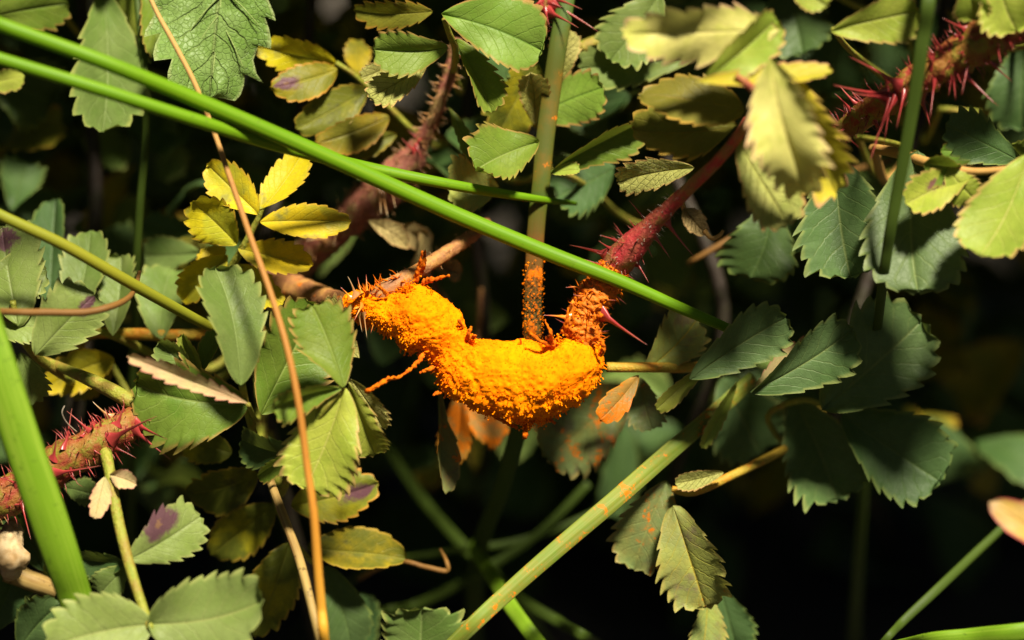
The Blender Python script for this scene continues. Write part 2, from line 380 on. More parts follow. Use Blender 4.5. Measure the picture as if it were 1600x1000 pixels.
def gall_mat():
    m, nt, out = nodes('orange_spore_powder'); g = N(nt)
    ob = g.new('ShaderNodeTexCoord').outputs['Object']
    a = g.noise(ob, 260, 5, 0.6); c = g.noise(ob, 1500, 4, 0.7); d = g.noise(ob, 5200, 3, 0.7)
    col = g.mix(g.step(a, 0.38, 0.62), (0.86, 0.235, 0.0004), (0.82, 0.18, 0.0004))
    col = g.mix(g.step(c, 0.54, 0.74, 0, 0.7), col, (0.56, 0.095, 0.001))
    col = g.mix(g.step(d, 0.62, 0.80, 0, 0.35), col, (0.45, 0.06, 0.002))
    b = g.new('ShaderNodeBsdfPrincipled'); g.put(b.inputs['Base Color'], col)
    b.inputs['Roughness'].default_value = 1.0; b.inputs['Specular IOR Level'].default_value = 0.05
    g.put(b.inputs['Normal'], g.bump(g.math('ADD', c, d), 0.5, 0.0002))
    nt.links.new(b.outputs[0], out.inputs[0]); return m
M['gall'] = gall_mat()

def soil_mat():
    m, nt, out = nodes('dark_soil'); g = N(nt)
    ob = g.new('ShaderNodeTexCoord').outputs['Object']
    n1 = g.noise(ob, 60, 6, 0.65); n2 = g.noise(ob, 500, 4, 0.65)
    b = g.new('ShaderNodeBsdfPrincipled')
    g.put(b.inputs['Base Color'], g.mix(g.step(n1, 0.35, 0.65), (0.020, 0.014, 0.009), (0.035, 0.026, 0.016)))
    b.inputs['Roughness'].default_value = 0.95
    g.put(b.inputs['Normal'], g.bump(g.math('ADD', n1, n2), 0.9, 0.004))
    nt.links.new(b.outputs[0], out.inputs[0]); return m

# ------------------------------------------------------------------ ground
def build_ground():
    vs, fs = [], []
    lim = [-80, -20, -5, -1.6, -0.8] + [-0.5 + 0.025 * i for i in range(41)] + [0.8, 1.6, 5, 20, 80]
    n = len(lim)
    for y in lim:
        for x in lim:
            z = 0.006 * noise.fractal(Vector((x * 14, y * 14, 3.1)), 1.0, 2.0, 4) if abs(x) < 2 and abs(y) < 2 else 0
            vs.append(Vector((x, y + 0.1, z)))
    for j in range(n - 1):
        for i in range(n - 1): fs.append((j * n + i, j * n + i + 1, (j + 1) * n + i + 1, (j + 1) * n + i))
    tag(newobj('ground', vs, fs, soil_mat(), None, (0, 0, 0)), kind='structure')
build_ground()

# ------------------------------------------------------------------ leaves
VCOLS = [-1, -0.93, -0.8, -0.6, -0.38, -0.16, -0.05, 0, 0.05, 0.16, 0.38, 0.6, 0.8, 0.93, 1]
PH = ((0.0, 0.0), (0.28, 0.50), (0.58, 0.88), (0.80, 1.0))

def leaflet_geom(base, tip, W, roll=0, fold=10, bend=0.0, teeth=7, p=1.12, q=0.58, th=0.10, twist=0.0, seed=0, wav=0.05, cols=VCOLS, facing=None, shape='obovate'):
    """a toothed leaflet between two points; W the full width (m); angles in degrees"""
    rr = random.Random(seed)
    ax = tip - base; L = ax.length; t = ax / L
    eye = facing if facing is not None else (CAM - (base + tip) * 0.5).normalized()
    nn = (eye - t * eye.dot(t))
    if nn.length < 1e-4: nn = Up.copy()
    nn.normalize(); ss = t.cross(nn)
    rows = []
    for i in range(teeth):
        for ph, hh in PH:
            x = 0.05 + 0.93 * (i + ph) / teeth
            rows.append((x if shape != 'obovate' else 1 - (1 - x) ** 1.35, hh, i))
    rows.append((0.985, 0.0, teeth)); rows.append((1.0, 1.0, teeth))
    rows = [(0.0, 0, -1), (0.022, 0, -1)] + rows
    jit = [[rr.uniform(0.55, 1.25) for _ in range(teeth + 2)] for _ in range(2)]
    a1, a2, a3 = rr.uniform(0, 6), rr.uniform(0, 6), rr.uniform(0, 6)
    asym = rr.uniform(0.88, 1.12); p *= rr.uniform(0.9, 1.1); q *= rr.uniform(0.9, 1.12); th *= rr.uniform(0.75, 1.25)
    twist += rr.uniform(-28, 28); curl = rr.uniform(-0.32, 0.22); cup = rr.uniform(-0.10, 0.12); fold += rr.uniform(-7, 9)
    bite = (rr.choice((0, 1)), rr.uniform(0.3, 0.85), rr.uniform(0.10, 0.30)) if rr.random() < 0.28 else None
    side_bow = rr.uniform(-0.07, 0.07)
    verts, uvs, faces = [], [], []
    nc = len(cols)
    for (u, hh, ti) in rows:
        if shape == 'obovate':
            kx = 1.0 + (p - 1.12) * 1.5
            wu = (W / 2) * max(u, 1e-5) ** (0.66 * kx) * (1 - min(u, 0.9999) ** 4.2) ** 0.5 / 0.70
            wu = max(wu, 0.0)
        else:
            wu = (W / 2) * max(math.sin(math.pi * min(u, 0.9999) ** p), 0.0) ** q
        if u > 0.97: wu = max(wu, W * 0.05 * (1.0 if u < 1 else 0.2))
        ro = math.radians(roll + twist * (u - 0.5))
        s = ss * math.cos(ro) + nn * math.sin(ro); n = nn * math.cos(ro) - ss * math.sin(ro)
        fo = math.radians(fold)
        for v in cols:
            side = 0 if v < 0 else 1
            e = abs(v) ** 5
            tooth = hh * (jit[side][ti] if ti >= 0 else 0) * th * W
            taper = (min(1.0, u * 6) if shape != 'obovate' else max(0.0, min(1.0, (u - 0.12) * 3.2))) * (1.0 if u < 0.97 else 0.45)
            w = abs(v) * wu * (asym if side else 1 / asym) + e * (tooth - 0.25 * th * W * (1 if ti >= 0 else 0)) * taper
            if bite and side == bite[0]: w *= 1 - bite[2] * math.exp(-((u - bite[1]) / 0.045) ** 2) * abs(v) ** 2
            w = max(w, abs(v) * 0.00003)
            uu = u * L + e * tooth * 0.75 * taper
            h = w * math.sin(fo) + bend * W * 4 * u * (1 - u) * 1.0
            h += wav * W * (math.sin(u * 7 + a1 + v) * abs(v) + 0.6 * math.sin(u * 11 + a2) * v * abs(v)) + 0.02 * W * math.sin(v * 4 + a3)
            h += curl * W * u ** 3 + cup * W * v * v * (0.4 + 0.6 * u)
            if abs(v) < 0.03: h -= 0.012 * W
            verts.append(base + t * uu + s * ((math.copysign(w * math.cos(fo), v) if v else 0) + side_bow * W * 4 * u * (1 - u)) + n * h)
            uvs.append((u, v * 0.5 + 0.5))
    for i in range(len(rows) - 1):
        for k in range(nc - 1):
            faces.append((i * nc + k, i * nc + k + 1, (i + 1) * nc + k + 1, (i + 1) * nc + k))
    return verts, faces, uvs

SEED = [100]
def leaflet(spec, parent, name='leaflet'):
    bx, by, tx, ty, w, db, dt, roll, fold, mat = spec[:10]
    opt = dict(spec[10]) if len(spec) > 10 else {}
    label = opt.pop('label', None)
    if mat in ('y', 'yp', 'o', 'ob', 'pk', 'pt', 't', 'c') and 'shape' not in opt:
        opt['shape'] = 'oval'; opt.setdefault('th', 0.07)
    SEED[0] += 1
    b, t = P(bx, by, db), P(tx, ty, dt)
    W = w * PX * MM * (DIST + (db + dt) / 2) / DIST
    v, f, uv = leaflet_geom(b, t, W, roll, fold, seed=SEED[0], **opt)
    o = newobj(name, v, f, M[mat], parent, b, uv)
    if label: o['label'] = label
    return o

# background stems that carry leaves whose own stem the photo hides
BACK = [
    [(40, 1180, 'g', 16), (70, 900, 46, 15), (120, 620, 36, 14), (150, 330, 34, 12), (130, 40, 34, 10), (120, -220, 30, 8)],
    [(560, 1300, 'g', 16), (500, 1000, 52, 15), (440, 760, 34, 13), (395, 470, 26, 11), (470, 170, 34, 9), (500, -200, 30, 7)],
    [(1010, 900, 'g', 9), (1030, 830, 120, 9), (1060, 720, 50, 9), (1130, 480, 34, 11), (1010, 160, 36, 10), (940, -200, 30, 8)],
    [(1400, 880, 'g', 9), (1370, 800, 120, 9), (1300, 660, 42, 9), (1400, 300, 34, 11), (1470, 60, 34, 10), (1500, -220, 28, 8)],
    [(730, 900, 'g', 9), (745, 780, 120, 9), (760, 560, 50, 9), (735, 250, 34, 10), (720, -200, 30, 8)],
]
BW = []
for i, bp in enumerate(BACK):
    o = tube('rose_shoot', bp, M['shadestem'], sides=9, n=10, rough=0.15, rs=500)
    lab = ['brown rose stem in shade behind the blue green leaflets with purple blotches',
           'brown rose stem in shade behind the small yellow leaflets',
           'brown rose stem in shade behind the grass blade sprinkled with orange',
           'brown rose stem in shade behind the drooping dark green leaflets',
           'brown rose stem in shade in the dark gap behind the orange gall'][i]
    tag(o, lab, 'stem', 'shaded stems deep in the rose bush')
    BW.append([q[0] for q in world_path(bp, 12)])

def to_back(p):
    best = None
    for line in BW:
        for q in line:
            k = (q - p).length
            if best is None or k < best[0]: best = (k, q)
    return best[1]

def rose_leaf(label, rachis, leaflets, stemmat='greenstem', parent=None, name='rose_leaf', link=True, group=None, cat='leaf'):
    """a compound leaf: a stalk and its leaflets. rachis = [(px,py,d,halfwidth)...] from the stem outwards"""
    wp = world_path(rachis, 6)
    if link:
        p0, r0 = wp[0]
        q = to_back(p0)
        mid = (p0 + q) / 2 + Fw * 0.004 - Up * 0.003
        ext = [(tuple(q) + (r0,)), (tuple(mid) + (r0,)), (tuple(p0) + (r0,))]
        wp = [(Vector(e[:3]), e[3]) for e in spline(ext, 5)][:-1] + wp
    v, f, uv = sweep(wp, 8)
    if parent is None:
        root = thing(name, wp[0][0], label, cat, group)
        newobj('leaf_stalk', v, f, M[stemmat], root, wp[0][0], uv)
        for s in leaflets: leaflet(s, root)
        return root
    st = newobj('leaf', v, f, M[stemmat], parent, wp[0][0], uv)
    if label: st['label'] = label
    for s in leaflets: leaflet(s, st)
    return st

# ------------------------------------------------------------------ prickles
def prickle_mesh(mat, curve):
    vs, fs, uv = [], [], []
    S, K = 7, 6
    for i in range(K):
        t = i / (K - 1)
        r = 0.062 * (1 - t) ** 0.8 * (1 + 2.0 * (1 - t) ** 9) + 0.003
        for k in range(S):
            a = 2 * math.pi * k / S
            vs.append((r * math.cos(a) * 0.62, r * math.sin(a) * (1.0 + 0.5 * (1 - t) ** 4) + curve * t * t, t)); uv.append((t, k / S))
    for i in range(K - 1):
        for k in range(S):
            fs.append((i * S + k, i * S + (k + 1) % S, (i + 1) * S + (k + 1) % S, (i + 1) * S + k))
    fs.append(tuple((K - 1) * S + k for k in range(S)))
    me = bpy.data.meshes.new('prickle'); me.from_pydata(vs, [], fs)
    lay = me.uv_layers.new(name='UVMap')
    for l in me.loops: lay.data[l.index].uv = uv[l.vertex_index]
    me.polygons.foreach_set('use_smooth', [True] * len(fs)); me.materials.append(M[mat]); return me
PM = {(m, c): prickle_mesh(m, c) for m in ('pr_red', 'pr_dark', 'pr_tan', 'pr_rust') for c in (-0.1, 0.08)}

def prickle(b, t, parent, mat='pr_red', thick=1.0, name='prickle'):
    d = t - b; L = d.length; thick *= min(1.0, (0.0022 / L) ** 0.55)
    o = bpy.data.objects.new(name, PM[(mat, R.choice((-0.1, 0.08)))]); COL.objects.link(o)
    o.rotation_mode = 'QUATERNION'; o.rotation_quaternion = d.to_track_quat('Z', 'Y')
    o.scale = (L * thick, L * thick, L)
    attach(o, b, parent); return o

def seat(wp, b, t):
    p, r = min(wp, key=lambda q: (q[0] - b).length)
    off = b - p
    if off.length < 1e-6: return b, t
    nb = p + off.normalized() * min(off.length, r * 0.9)
    return nb, nb + (t - b) if (nb - b).length < 0.002 else t

def bristles(wp, n, lo, hi, mat, parent, seed, name='bristles', rad=0.00007, lean=0.35):
    """many fine hairs around a stem, one mesh"""
    rr = random.Random(seed); vs, fs, uv = [], [], []
    for _ in range(n):
        i = rr.randrange(1, len(wp) - 1); p, r = wp[i]
        t = (wp[i + 1][0] - wp[i - 1][0]).normalized()
        s = t.cross(Fw).normalized(); q = s.cross(t)
        a = rr.uniform(0, 2 * math.pi)
        d = (s * math.cos(a) + q * math.sin(a) + t * rr.uniform(-lean, lean)).normalized()
        b = p + t * rr.uniform(-0.0006, 0.0006) + (s * math.cos(a) + q * math.sin(a)) * r * 0.9
        L = rr.uniform(lo, hi) * MM
        e1 = d.cross(t).normalized(); e2 = d.cross(e1)
        k0 = len(vs); w = rad * rr.uniform(0.7, 1.5) * (1 + L * 250)
        m1 = b + d * L * 0.55 + e2 * L * rr.uniform(-0.08, 0.08); m2 = m1 + d * L * 0.45 + e2 * L * rr.uniform(-0.2, 0.2)
        for c, ww, uu in ((b, w, 0), (m1, w * 0.55, 0.5)):
            for k in range(4):
                an = k * math.pi / 2; vs.append(c + (e1 * math.cos(an) + e2 * math.sin(an)) * ww); uv.append((uu, 0))
        vs.append(m2); uv.append((1, 0))
        for k in range(4):
            k2 = (k + 1) % 4
            fs.append((k0 + k, k0 + k2, k0 + 4 + k2, k0 + 4 + k)); fs.append((k0 + 4 + k, k0 + 4 + k2, k0 + 8))
    o = newobj(name, vs, fs, M[mat], parent, wp[0][0], uv)
    o['kind'] = 'stuff'; return o

# ------------------------------------------------------------------ the galled branch (the subject)
gb = thing('rose_branch', P(820, 580, 0), 'red prickly rose branch swollen into a powdery bright orange rust gall', 'branch')
S1 = [(1185, 150, -20, 6), (1172, 182, -18, 7), (1132, 240, -14, 9), (1062, 308, -8, 11), (1018, 352, -5, 16), (985, 388, -3, 23), (955, 425, -1, 24), (928, 465, 0, 22), (912, 500, 0, 22), (915, 530, 0, 20)]
stem1 = tube('stem', S1, M['redstem'], gb, sides=18, n=14, rough=0.10, rs=700)
w1 = world_path(S1, 14)
for bx, by, tx, ty, th in [(1012, 333, 983, 309, 1), (1003, 341, 987, 331, 1), (970, 379, 938, 364, 1.1), (976, 370, 962, 361, 1), (950, 399, 890, 378, 1.15), (957, 390, 934, 378, 1),
                           (937, 415, 909, 401, 1), (1070, 345, 1083, 404, 0.9), (997, 412, 1018, 441, 1.1), (955, 461, 985, 477, 1.1), (1018, 380, 1027, 406, 1),
                           (1000, 395, 1008, 412, 1), (965, 440, 972, 455, 1), (1045, 372, 1050, 402, 1)]:
    prickle(*seat(w1, P(bx, by, -2), P(tx, ty, R.uniform(-4, 1))), gb, 'pr_red', th)
for bx, by, tx, ty, th in [(912, 449, 885, 446, 1), (925, 465, 895, 463, 1), (890, 497, 850, 489, 1.0), (895, 478, 892, 470, 1.4), (930, 470, 962, 466, 1)]:
    prickle(P(bx, by, -2), P(tx, ty, -4), gb, 'pr_rust', th)
prickle(P(938, 488, -2), P(1010, 543, -7), gb, 'pr_red', 1.15)
bristles(w1[40:112], 150, 0.3, 1.1, 'hair', gb, 5, rad=0.00003)
bristles(w1[60:], 60, 0.8, 2.2, 'pr_red', gb, 6, rad=0.00005)
S1b = [(960, 420, -1.5, 24), (935, 455, -1.5, 27), (915, 490, -1, 27), (912, 520, -1, 26), (918, 545, 0, 26)]
tube('rust_dusted_stem', S1b, M['ruststem'], gb, sides=40, n=30, rough=0.22, rs=2200)
bristles(world_path(S1b, 20), 260, 0.3, 1.6, 'thread', gb, 7, name='rust_fibres', rad=0.00008, lean=1.2)
TW = [(760, 348, 14, 8), (742, 364, 10, 10), (700, 394, 5, 11), (650, 425, 2, 12), (610, 450, 0, 15), (575, 472, 1, 13), (545, 474, 4, 14), (505, 466, 10, 19), (455, 452, 16, 22), (400, 450, 24, 20)]
twig = tube('side_twig', TW, M['browntwig'], gb, sides=20, n=16, rough=0.2, rs=1100)
twig['label'] = 'brown orange twig running into the upper end of the gall'
wtw = world_path(TW, 12)
bristles(wtw[44:66], 160, 0.4, 2.0, 'thread', gb, 9, name='rust_fibres', rad=0.00007, lean=1.0)
bristles(wtw[10:50], 40, 0.3, 0.9, 'pr_tan', gb, 8, rad=0.00004)
for bx, by, tx, ty in [(556, 462, 546, 430), (565, 460, 558, 434), (574, 458, 572, 430), (548, 466, 534, 447), (560, 480, 566, 505), (560, 488, 565, 520), (568, 490, 574, 528), (585, 500, 580, 522), (566, 478, 552, 500)]:
    prickle(P(bx, by, -1), P(tx, ty, R.uniform(-3, 1)), gb, 'pr_rust' if R.random() < 0.7 else 'pr_tan', 1.1)

GP = [(540, 470, 3, 8), (556, 474, 2, 17), (576, 480, 1, 20), (592, 482, 0, 24), (616, 488, 0, 36), (645, 493, 0, 50), (678, 512, 0, 46), (702, 540, 0, 39), (730, 570, 0, 49), (775, 588, -1, 58), (815, 594, -1, 62),
      (855, 592, -1, 58), (890, 576, -1, 49), (912, 546, 0, 34), (912, 515, 0, 27), (912, 488, 0, 20), (914, 474, 0, 12)]
def build_gall():
    wp = world_path(GP, 26)
    sides = 230; n = len(wp)
    vs, fs, uv = [], [], []
    for i, (p, r) in enumerate(wp):
        t = (wp[min(i + 2, n - 1)][0] - wp[max(i - 2, 0)][0]).normalized()
        s = t.cross(Fw).normalized(); q = s.cross(t)
        for k in range(sides):
            a = 2 * math.pi * k / sides
            d = s * math.cos(a) + q * math.sin(a)
            v = p + d * r
            nz = noise.noise
            big = noise.fractal(v * 170, 1.0, 2.0, 3)
            mid = noise.fractal(v * 620 + Vector((5, 1, 2)), 0.8, 2.1, 3)
            fine = noise.fractal(v * 2400, 0.7, 2.1, 2)
            low = max(0.0, (-d).dot(Up) - 0.15)                     # the powder hangs in crumbs underneath
            cr = nz(v * 1250 + Vector((3, 3, 3)))
            h = 0.00055 * big + 0.00030 * mid + 0.00011 * fine + low * 0.00085 * max(cr, 0) + low * 0.0005 * nz(v * 420)
            vs.append(v + d * h); uv.append((i / n, k / sides))
    for i in range(n - 1):
        for k in range(sides):
            k2 = (k + 1) % sides
            fs.append((i * sides + k, i * sides + k2, (i + 1) * sides + k2, (i + 1) * sides + k))
    fs.append(tuple(reversed(range(sides)))); fs.append(tuple((n - 1) * sides + k for k in range(sides)))
    g = newobj('rust_gall', vs, fs, M['gall'], gb, P(815, 590, 0), uv)
    # spore crumbs clinging to it
    rr = random.Random(3); cv, cf = [], []
    ph = (1 + 5 ** 0.5) / 2
    ico = [Vector(x).normalized() for x in [(-1, ph, 0), (1, ph, 0), (-1, -ph, 0), (1, -ph, 0), (0, -1, ph), (0, 1, ph), (0, -1, -ph), (0, 1, -ph), (ph, 0, -1), (ph, 0, 1), (-ph, 0, -1), (-ph, 0, 1)]]
    itr = [(0, 11, 5), (0, 5, 1), (0, 1, 7), (0, 7, 10), (0, 10, 11), (1, 5, 9), (5, 11, 4), (11, 10, 2), (10, 7, 6), (7, 1, 8), (3, 9, 4), (3, 4, 2), (3, 2, 6), (3, 6, 8), (3, 8, 9), (4, 9, 5), (2, 4, 11), (6, 2, 10), (8, 6, 7), (9, 8, 1)]
    def crumb(c, r):
        k0 = len(cv)
        for w in ico: cv.append(c + w * r * rr.uniform(0.6, 1.3))
        for f in itr: cf.append(tuple(k0 + z for z in f))
    for _ in range(8000):
        i = rr.randrange(20, n - 8); k = rr.randrange(sides)
        v = vs[i * sides + k]; d = (v - wp[i][0]).normalized()
        lw = max(0, -d.dot(Up))
        if d.dot(Fw) > 0.5: continue
        r = rr.uniform(0.03, 0.085) * (1 + 1.0 * lw) * MM
        c = v + d * r * rr.uniform(0.0, 0.9)
        crumb(c, r)
        if lw > 0.35 and rr.random() < 0.3:
            for j in range(rr.randrange(1, 4)): c = c + d * r * 1.3 + Vector((rr.uniform(-1, 1), rr.uniform(-1, 1), rr.uniform(-1, 1))) * r * 0.6; crumb(c, r * 0.9)
    # a hanging lump below the middle and loose fluff on the crest
    for (x, y, d, rad, cnt) in [(822, 662, -1, 11, 120), (835, 652, 0, 16, 120), (850, 655, 1, 12, 60), (800, 645, -1, 12, 70), (862, 648, 1, 9, 40), (715, 515, -2, 8, 50), (738, 532, -2, 7, 50), (870, 530, -3, 9, 60), (640, 450, -2, 14, 90), (672, 462, -2, 10, 60)]:
        for _ in range(cnt):
            o = Vector((rr.gauss(0, 1), rr.gauss(0, 1), rr.gauss(0, 1))) * rad * 0.5 * PX * MM
            crumb(P(x, y, d) + o, rr.uniform(0.06, 0.15) * MM)
    # crumbs strewn over the stained grass blade and the dusted stem
    for _ in range(420):
        u = rr.random(); x = 832 + rr.uniform(-17, 17) + (1 - u) * 2; y = 400 + 150 * u ** 0.6
        crumb(P(x, y, 5.4), rr.uniform(0.03, 0.11) * MM)
    for _ in range(900):
        i = rr.randrange(0, 50); p, r = world_path(S1b, 14)[i] if False else WS1b[i]
        d = Vector((rr.gauss(0, 1), rr.gauss(0, 1), rr.gauss(0, 1))).normalized()
        crumb(p + d * r * rr.uniform(0.85, 1.15), rr.uniform(0.04, 0.13) * MM)
    c = newobj('spore_crumbs', cv, cf, M['gall'], gb, P(815, 590, 0)); c['kind'] = 'stuff'
    return g
WS1b = world_path(S1b, 14)
gall = build_gall()
gall['label'] = 'crescent of bright orange powdery rust fungus swelling on the stem'
# crusted threads sticking out of the gall
TH = [[(665, 545, -1, 5), (655, 563, -3, 4.5), (640, 578, -4, 3.5), (626, 588, -5, 2.5), (606, 593, -6, 4.5), (590, 602, -7, 4.5), (572, 612, -8, 4)], [(680, 573, -1, 4), (668, 578, -3, 4), (656, 583, -3, 2.5)],
            [(690, 614, -1, 3), (680, 616, -2, 3.5), (677, 618, -2, 2)],
            [(728, 535, -1, 4), (732, 522, -3, 3), (737, 510, -3, 3)], [(712, 520, 0, 4), (722, 510, -2, 3.5), (716, 500, -3, 3)], [(735, 530, -2, 5), (743, 524, -3, 3)],
            [(862, 540, -3, 5), (845, 533, -5, 3), (828, 519, -5, 3)], [(864, 540, -3, 4), (860, 520, -5, 3), (851, 500, -4, 2)], [(868, 545, -3, 6), (860, 530, -4, 5), (852, 528, -4, 3)],
            [(926, 530, -3, 4), (938, 530, -4, 4), (942, 545, -4, 4), (938, 555, -3, 4)], [(814, 545, -2, 3), (813, 530, -3, 2)], [(650, 440, -1, 5), (655, 415, -2, 4), (660, 392, -3, 2)], [(660, 440, -1, 6), (680, 436, -2, 4), (702, 430, -3, 2)],
            [(655, 425, 0, 7), (662, 408, -1, 5), (664, 390, -1, 2)], [(760, 640, 1, 5), (790, 660, 2, 4), (808, 668, 3, 3)], [(830, 650, 0, 8), (822, 668, -1, 6), (820, 683, -2, 5)], [(840, 648, 1, 8), (858, 655, 1, 5), (868, 662, 1, 2)],
            [(605, 460, -2, 4), (592, 448, -3, 3), (586, 440, -3, 2)], [(880, 520, -3, 5), (886, 500, -4, 3), (888, 480, -4, 2)], [(930, 500, -4, 6), (940, 492, -5, 4)]]
for pth in TH:
    pth = [(a, b, c, d * 0.75) for a, b, c, d in pth]
    tube('spore_thread', pth, M['thread'], gb, sides=12, n=14, rough=1.1, rs=2800)

# leaves on the tip of that branch
rose_leaf('cream and yellow leaf at the branch tip', [(1178, 175, -19, 8), (1185, 150, -21, 7), (1172, 135, -22, 6), (1150, 118, -22, 5)], [
    (1218, 45, 972, 48, 92, -19, -21, 10, 16, 'c', dict(bend=0.16, wav=0.15, th=0.13, teeth=8)),
    (1095, 130, 1212, 30, 80, -22, -19, -30, 25, 'yg', dict(bend=0.1)),
    (1085, 128, 1300, 112, 46, -23, -19, 40, 20, 'cy', dict(bend=-0.1)),
    (1205, 92, 1262, 306, 118, -25, -22, 0, 24, 'c', dict(bend=0.18, wav=0.16, th=0.13, teeth=9)),
    (1245, 125, 1306, 302, 104, -19, -16, -8, 14, 'cy', dict(bend=0.1, wav=0.14, th=0.14, teeth=8, shape='oval')),
    (1152, 215, 1232, 352, 92, -15, -17, 14, 22, 'u', dict(bend=-0.08)),
], 'redpet', gb, link=False)
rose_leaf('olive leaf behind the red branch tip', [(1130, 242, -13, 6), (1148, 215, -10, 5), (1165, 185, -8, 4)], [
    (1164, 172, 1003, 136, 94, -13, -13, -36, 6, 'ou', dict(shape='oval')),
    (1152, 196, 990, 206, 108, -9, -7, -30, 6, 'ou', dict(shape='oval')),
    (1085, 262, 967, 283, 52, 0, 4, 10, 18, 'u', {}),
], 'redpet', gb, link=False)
dl = leaflet((1068, 326, 1104, 366, 40, -6, -7, 5, 25, 't', dict(bend=0.2, teeth=4)), gb, 'dry_stipule')
tube('dry_stipule_tail', [(1100, 360, -7, 4), (1112, 372, -7, 3.5), (1124, 368, -7, 3), (1130, 360, -7, 2)], M['straw'], gb, sides=6)
tube('dry_stipule_tail', [(1070, 300, -7, 3), (1066, 318, -6, 4), (1078, 350, -5, 3)], M['straw'], gb, sides=6)

# ------------------------------------------------------------------ other prickly stems
def prickly(name, label, path, mat, pr, prmat, nb, blo, bhi, bmat, seed, rough=0.14, rs=700, group=None):
    wp = world_path(path, 12)
    root = thing(name, wp[0][0], label, 'stem', group)
    v, f, uv = sweep(wp, 16, rough=rough, rs=rs)
    newobj('stem', v, f, M[mat], root, wp[0][0], uv)
    for q in pr:
        bx, by, tx, ty, th = q[:5]; d = q[5] if len(q) > 5 else path[len(path) // 2][2] - 2
        b_, t_ = seat(wp, P(bx, by, d), P(tx, ty, d + R.uniform(-3, 0.5)))
        prickle(b_, t_, root, q[6] if len(q) > 6 else prmat, th)
    if nb: bristles(wp[3:-3], nb, blo, bhi, bmat, root, seed, rad=0.00005)
    return root, wp

sl, wsl = prickly('rose_shoot', 'thick yellowish rose stem bristling with red prickles beside the wide grass blade',
    [(-160, 1060, 'g', 34), (-110, 900, 6, 34), (-30, 800, 0, 32), (40, 762, -1, 30), (110, 715, -2, 30), (170, 682, -2, 27), (215, 655, 0, 24), (240, 640, 3, 18)], 'yellowred',
    [(136, 668, 101, 632, 1.0), (99, 700, 112, 636, 1.0), (81, 717, 89, 676, 1.0), (182, 660, 196, 630, 1.2), (172, 688, 243, 646, 1.1), (218, 670, 276, 722, 1.1), (180, 705, 219, 720, 1.0),
     (85, 741, 158, 732, 0.8), (172, 650, 141, 626, 1.1, -2, 'pr_tan'), (230, 664, 262, 690, 1), (185, 715, 200, 742, 1), (30, 735, 2, 712, 1), (60, 745, 40, 760, 1), (20, 755, -5, 740, 1), (60, 780, 90, 800, 1),
     (10, 800, 55, 798, 0.8), (40, 810, 48, 845, 0.9), (135, 650, 133, 645, 1.5), (152, 655, 153, 640, 1.2), (125, 678, 135, 660, 1.2), (150, 690, 176, 690, 1), (140, 700, 165, 716, 1), (110, 735, 120, 757, 1)],
    'pr_red', 420, 0.5, 2.2, 'pr_red', 21, rough=0.2)
bristles(wsl[20:], 90, 0.5, 1.6, 'pr_tan', sl, 22, rad=0.00004)
tube('dry_hair', [(120, 675, -3, 1.2), (104, 660, -5, 1.0), (97, 645, -6, 1.0), (101, 634, -6, 0.8)], M['hair'], sl, sides=5)
rose_leaf('leaf on a thin stalk hanging below the prickly stem', [(158, 688, -1, 10), (166, 712, -4, 10), (173, 748, -6, 9), (184, 810, -8, 9), (198, 868, -10, 9), (215, 925, -12, 8), (236, 985, -14, 7)], [
    (199, 876, 312, 808, 88, -10, -9, -8, 8, 'gp', {}),
    (196, 880, 134, 872, 46, -9, -5, 25, 12, 'k', {}),
    (203, 884, 155, 930, 56, -8, -8, 0, 10, 'g', {}),
    (233, 975, 415, 942, 138, -14, -15, 8, 6, 'gl', dict(teeth=8, shape='oval', q=0.46, p=1.0, th=0.085)),
    (238, 975, 75, 1012, 112, -14, -16, -8, 8, 'gl', dict(teeth=8, shape='oval', q=0.46, p=1.0, th=0.085)),
], 'greenstem', sl, link=False)
leaflet((164, 745, 148, 810, 34, -7, -8, 0, 20, 'pk', dict(teeth=5)), sl, 'stipule')
leaflet((172, 742, 213, 757, 34, -7, -8, 0, 20, 'pk', dict(teeth=5)), sl, 'stipule')

sr, wsr = prickly('rose_shoot', 'thick red rose stem with dark red prickles above the drooping green leaflets',
    [(1275, 235, 16, 12), (1330, 195, 2, 18), (1395, 150, -6, 23), (1470, 105, -10, 28), (1540, 62, -12, 31), (1620, 15, -12, 32), (1800, -80, -8, 30)], 'yellowred',
    [(1555, 72, 1604, 72, 1.2), (1515, 92, 1502, 146, 1.0), (1462, 142, 1455, 198, 1.0), (1356, 185, 1359, 248, 0.9), (1385, 135, 1330, 84, 0.9), (1325, 165, 1301, 138, 1.1), (1515, 138, 1558, 169, 1.0), (1540, 95, 1575, 106, 1),
     (1500, 30, 1460, 14, 1), (1395, 175, 1400, 206, 1), (1375, 180, 1366, 226, 0.9), (1450, 95, 1448, 84, 1.6), (1460, 110, 1440, 115, 1.3), (1345, 180, 1330, 150, 1), (1490, 130, 1485, 160, 1), (1570, 40, 1604, 30, 1.2),
     (1420, 120, 1405, 90, 1), (1350, 200, 1380, 230, 0.9), (1540, 90, 1580, 130, 1)], 'pr_dark', 260, 0.6, 2.4, 'pr_dark', 31, rough=0.35)
for k in range(34):
    i_ = R.randrange(8, len(wsr) - 18); p_, r_ = wsr[i_]
    t_ = (wsr[i_ + 1][0] - wsr[i_ - 1][0]).normalized(); a_ = R.uniform(0, 2 * math.pi)
    o_ = t_.cross(Fw).normalized() * math.cos(a_) - Fw * abs(math.sin(a_)) * 0.9
    prickle(p_ + o_ * r_ * 0.85, p_ + o_ * r_ + (o_ - t_ * R.uniform(0.0, 0.5)) * R.uniform(1.0, 3.6) * MM, sr, R.choice(('pr_dark', 'pr_dark', 'pr_red')), R.uniform(0.9, 1.6))

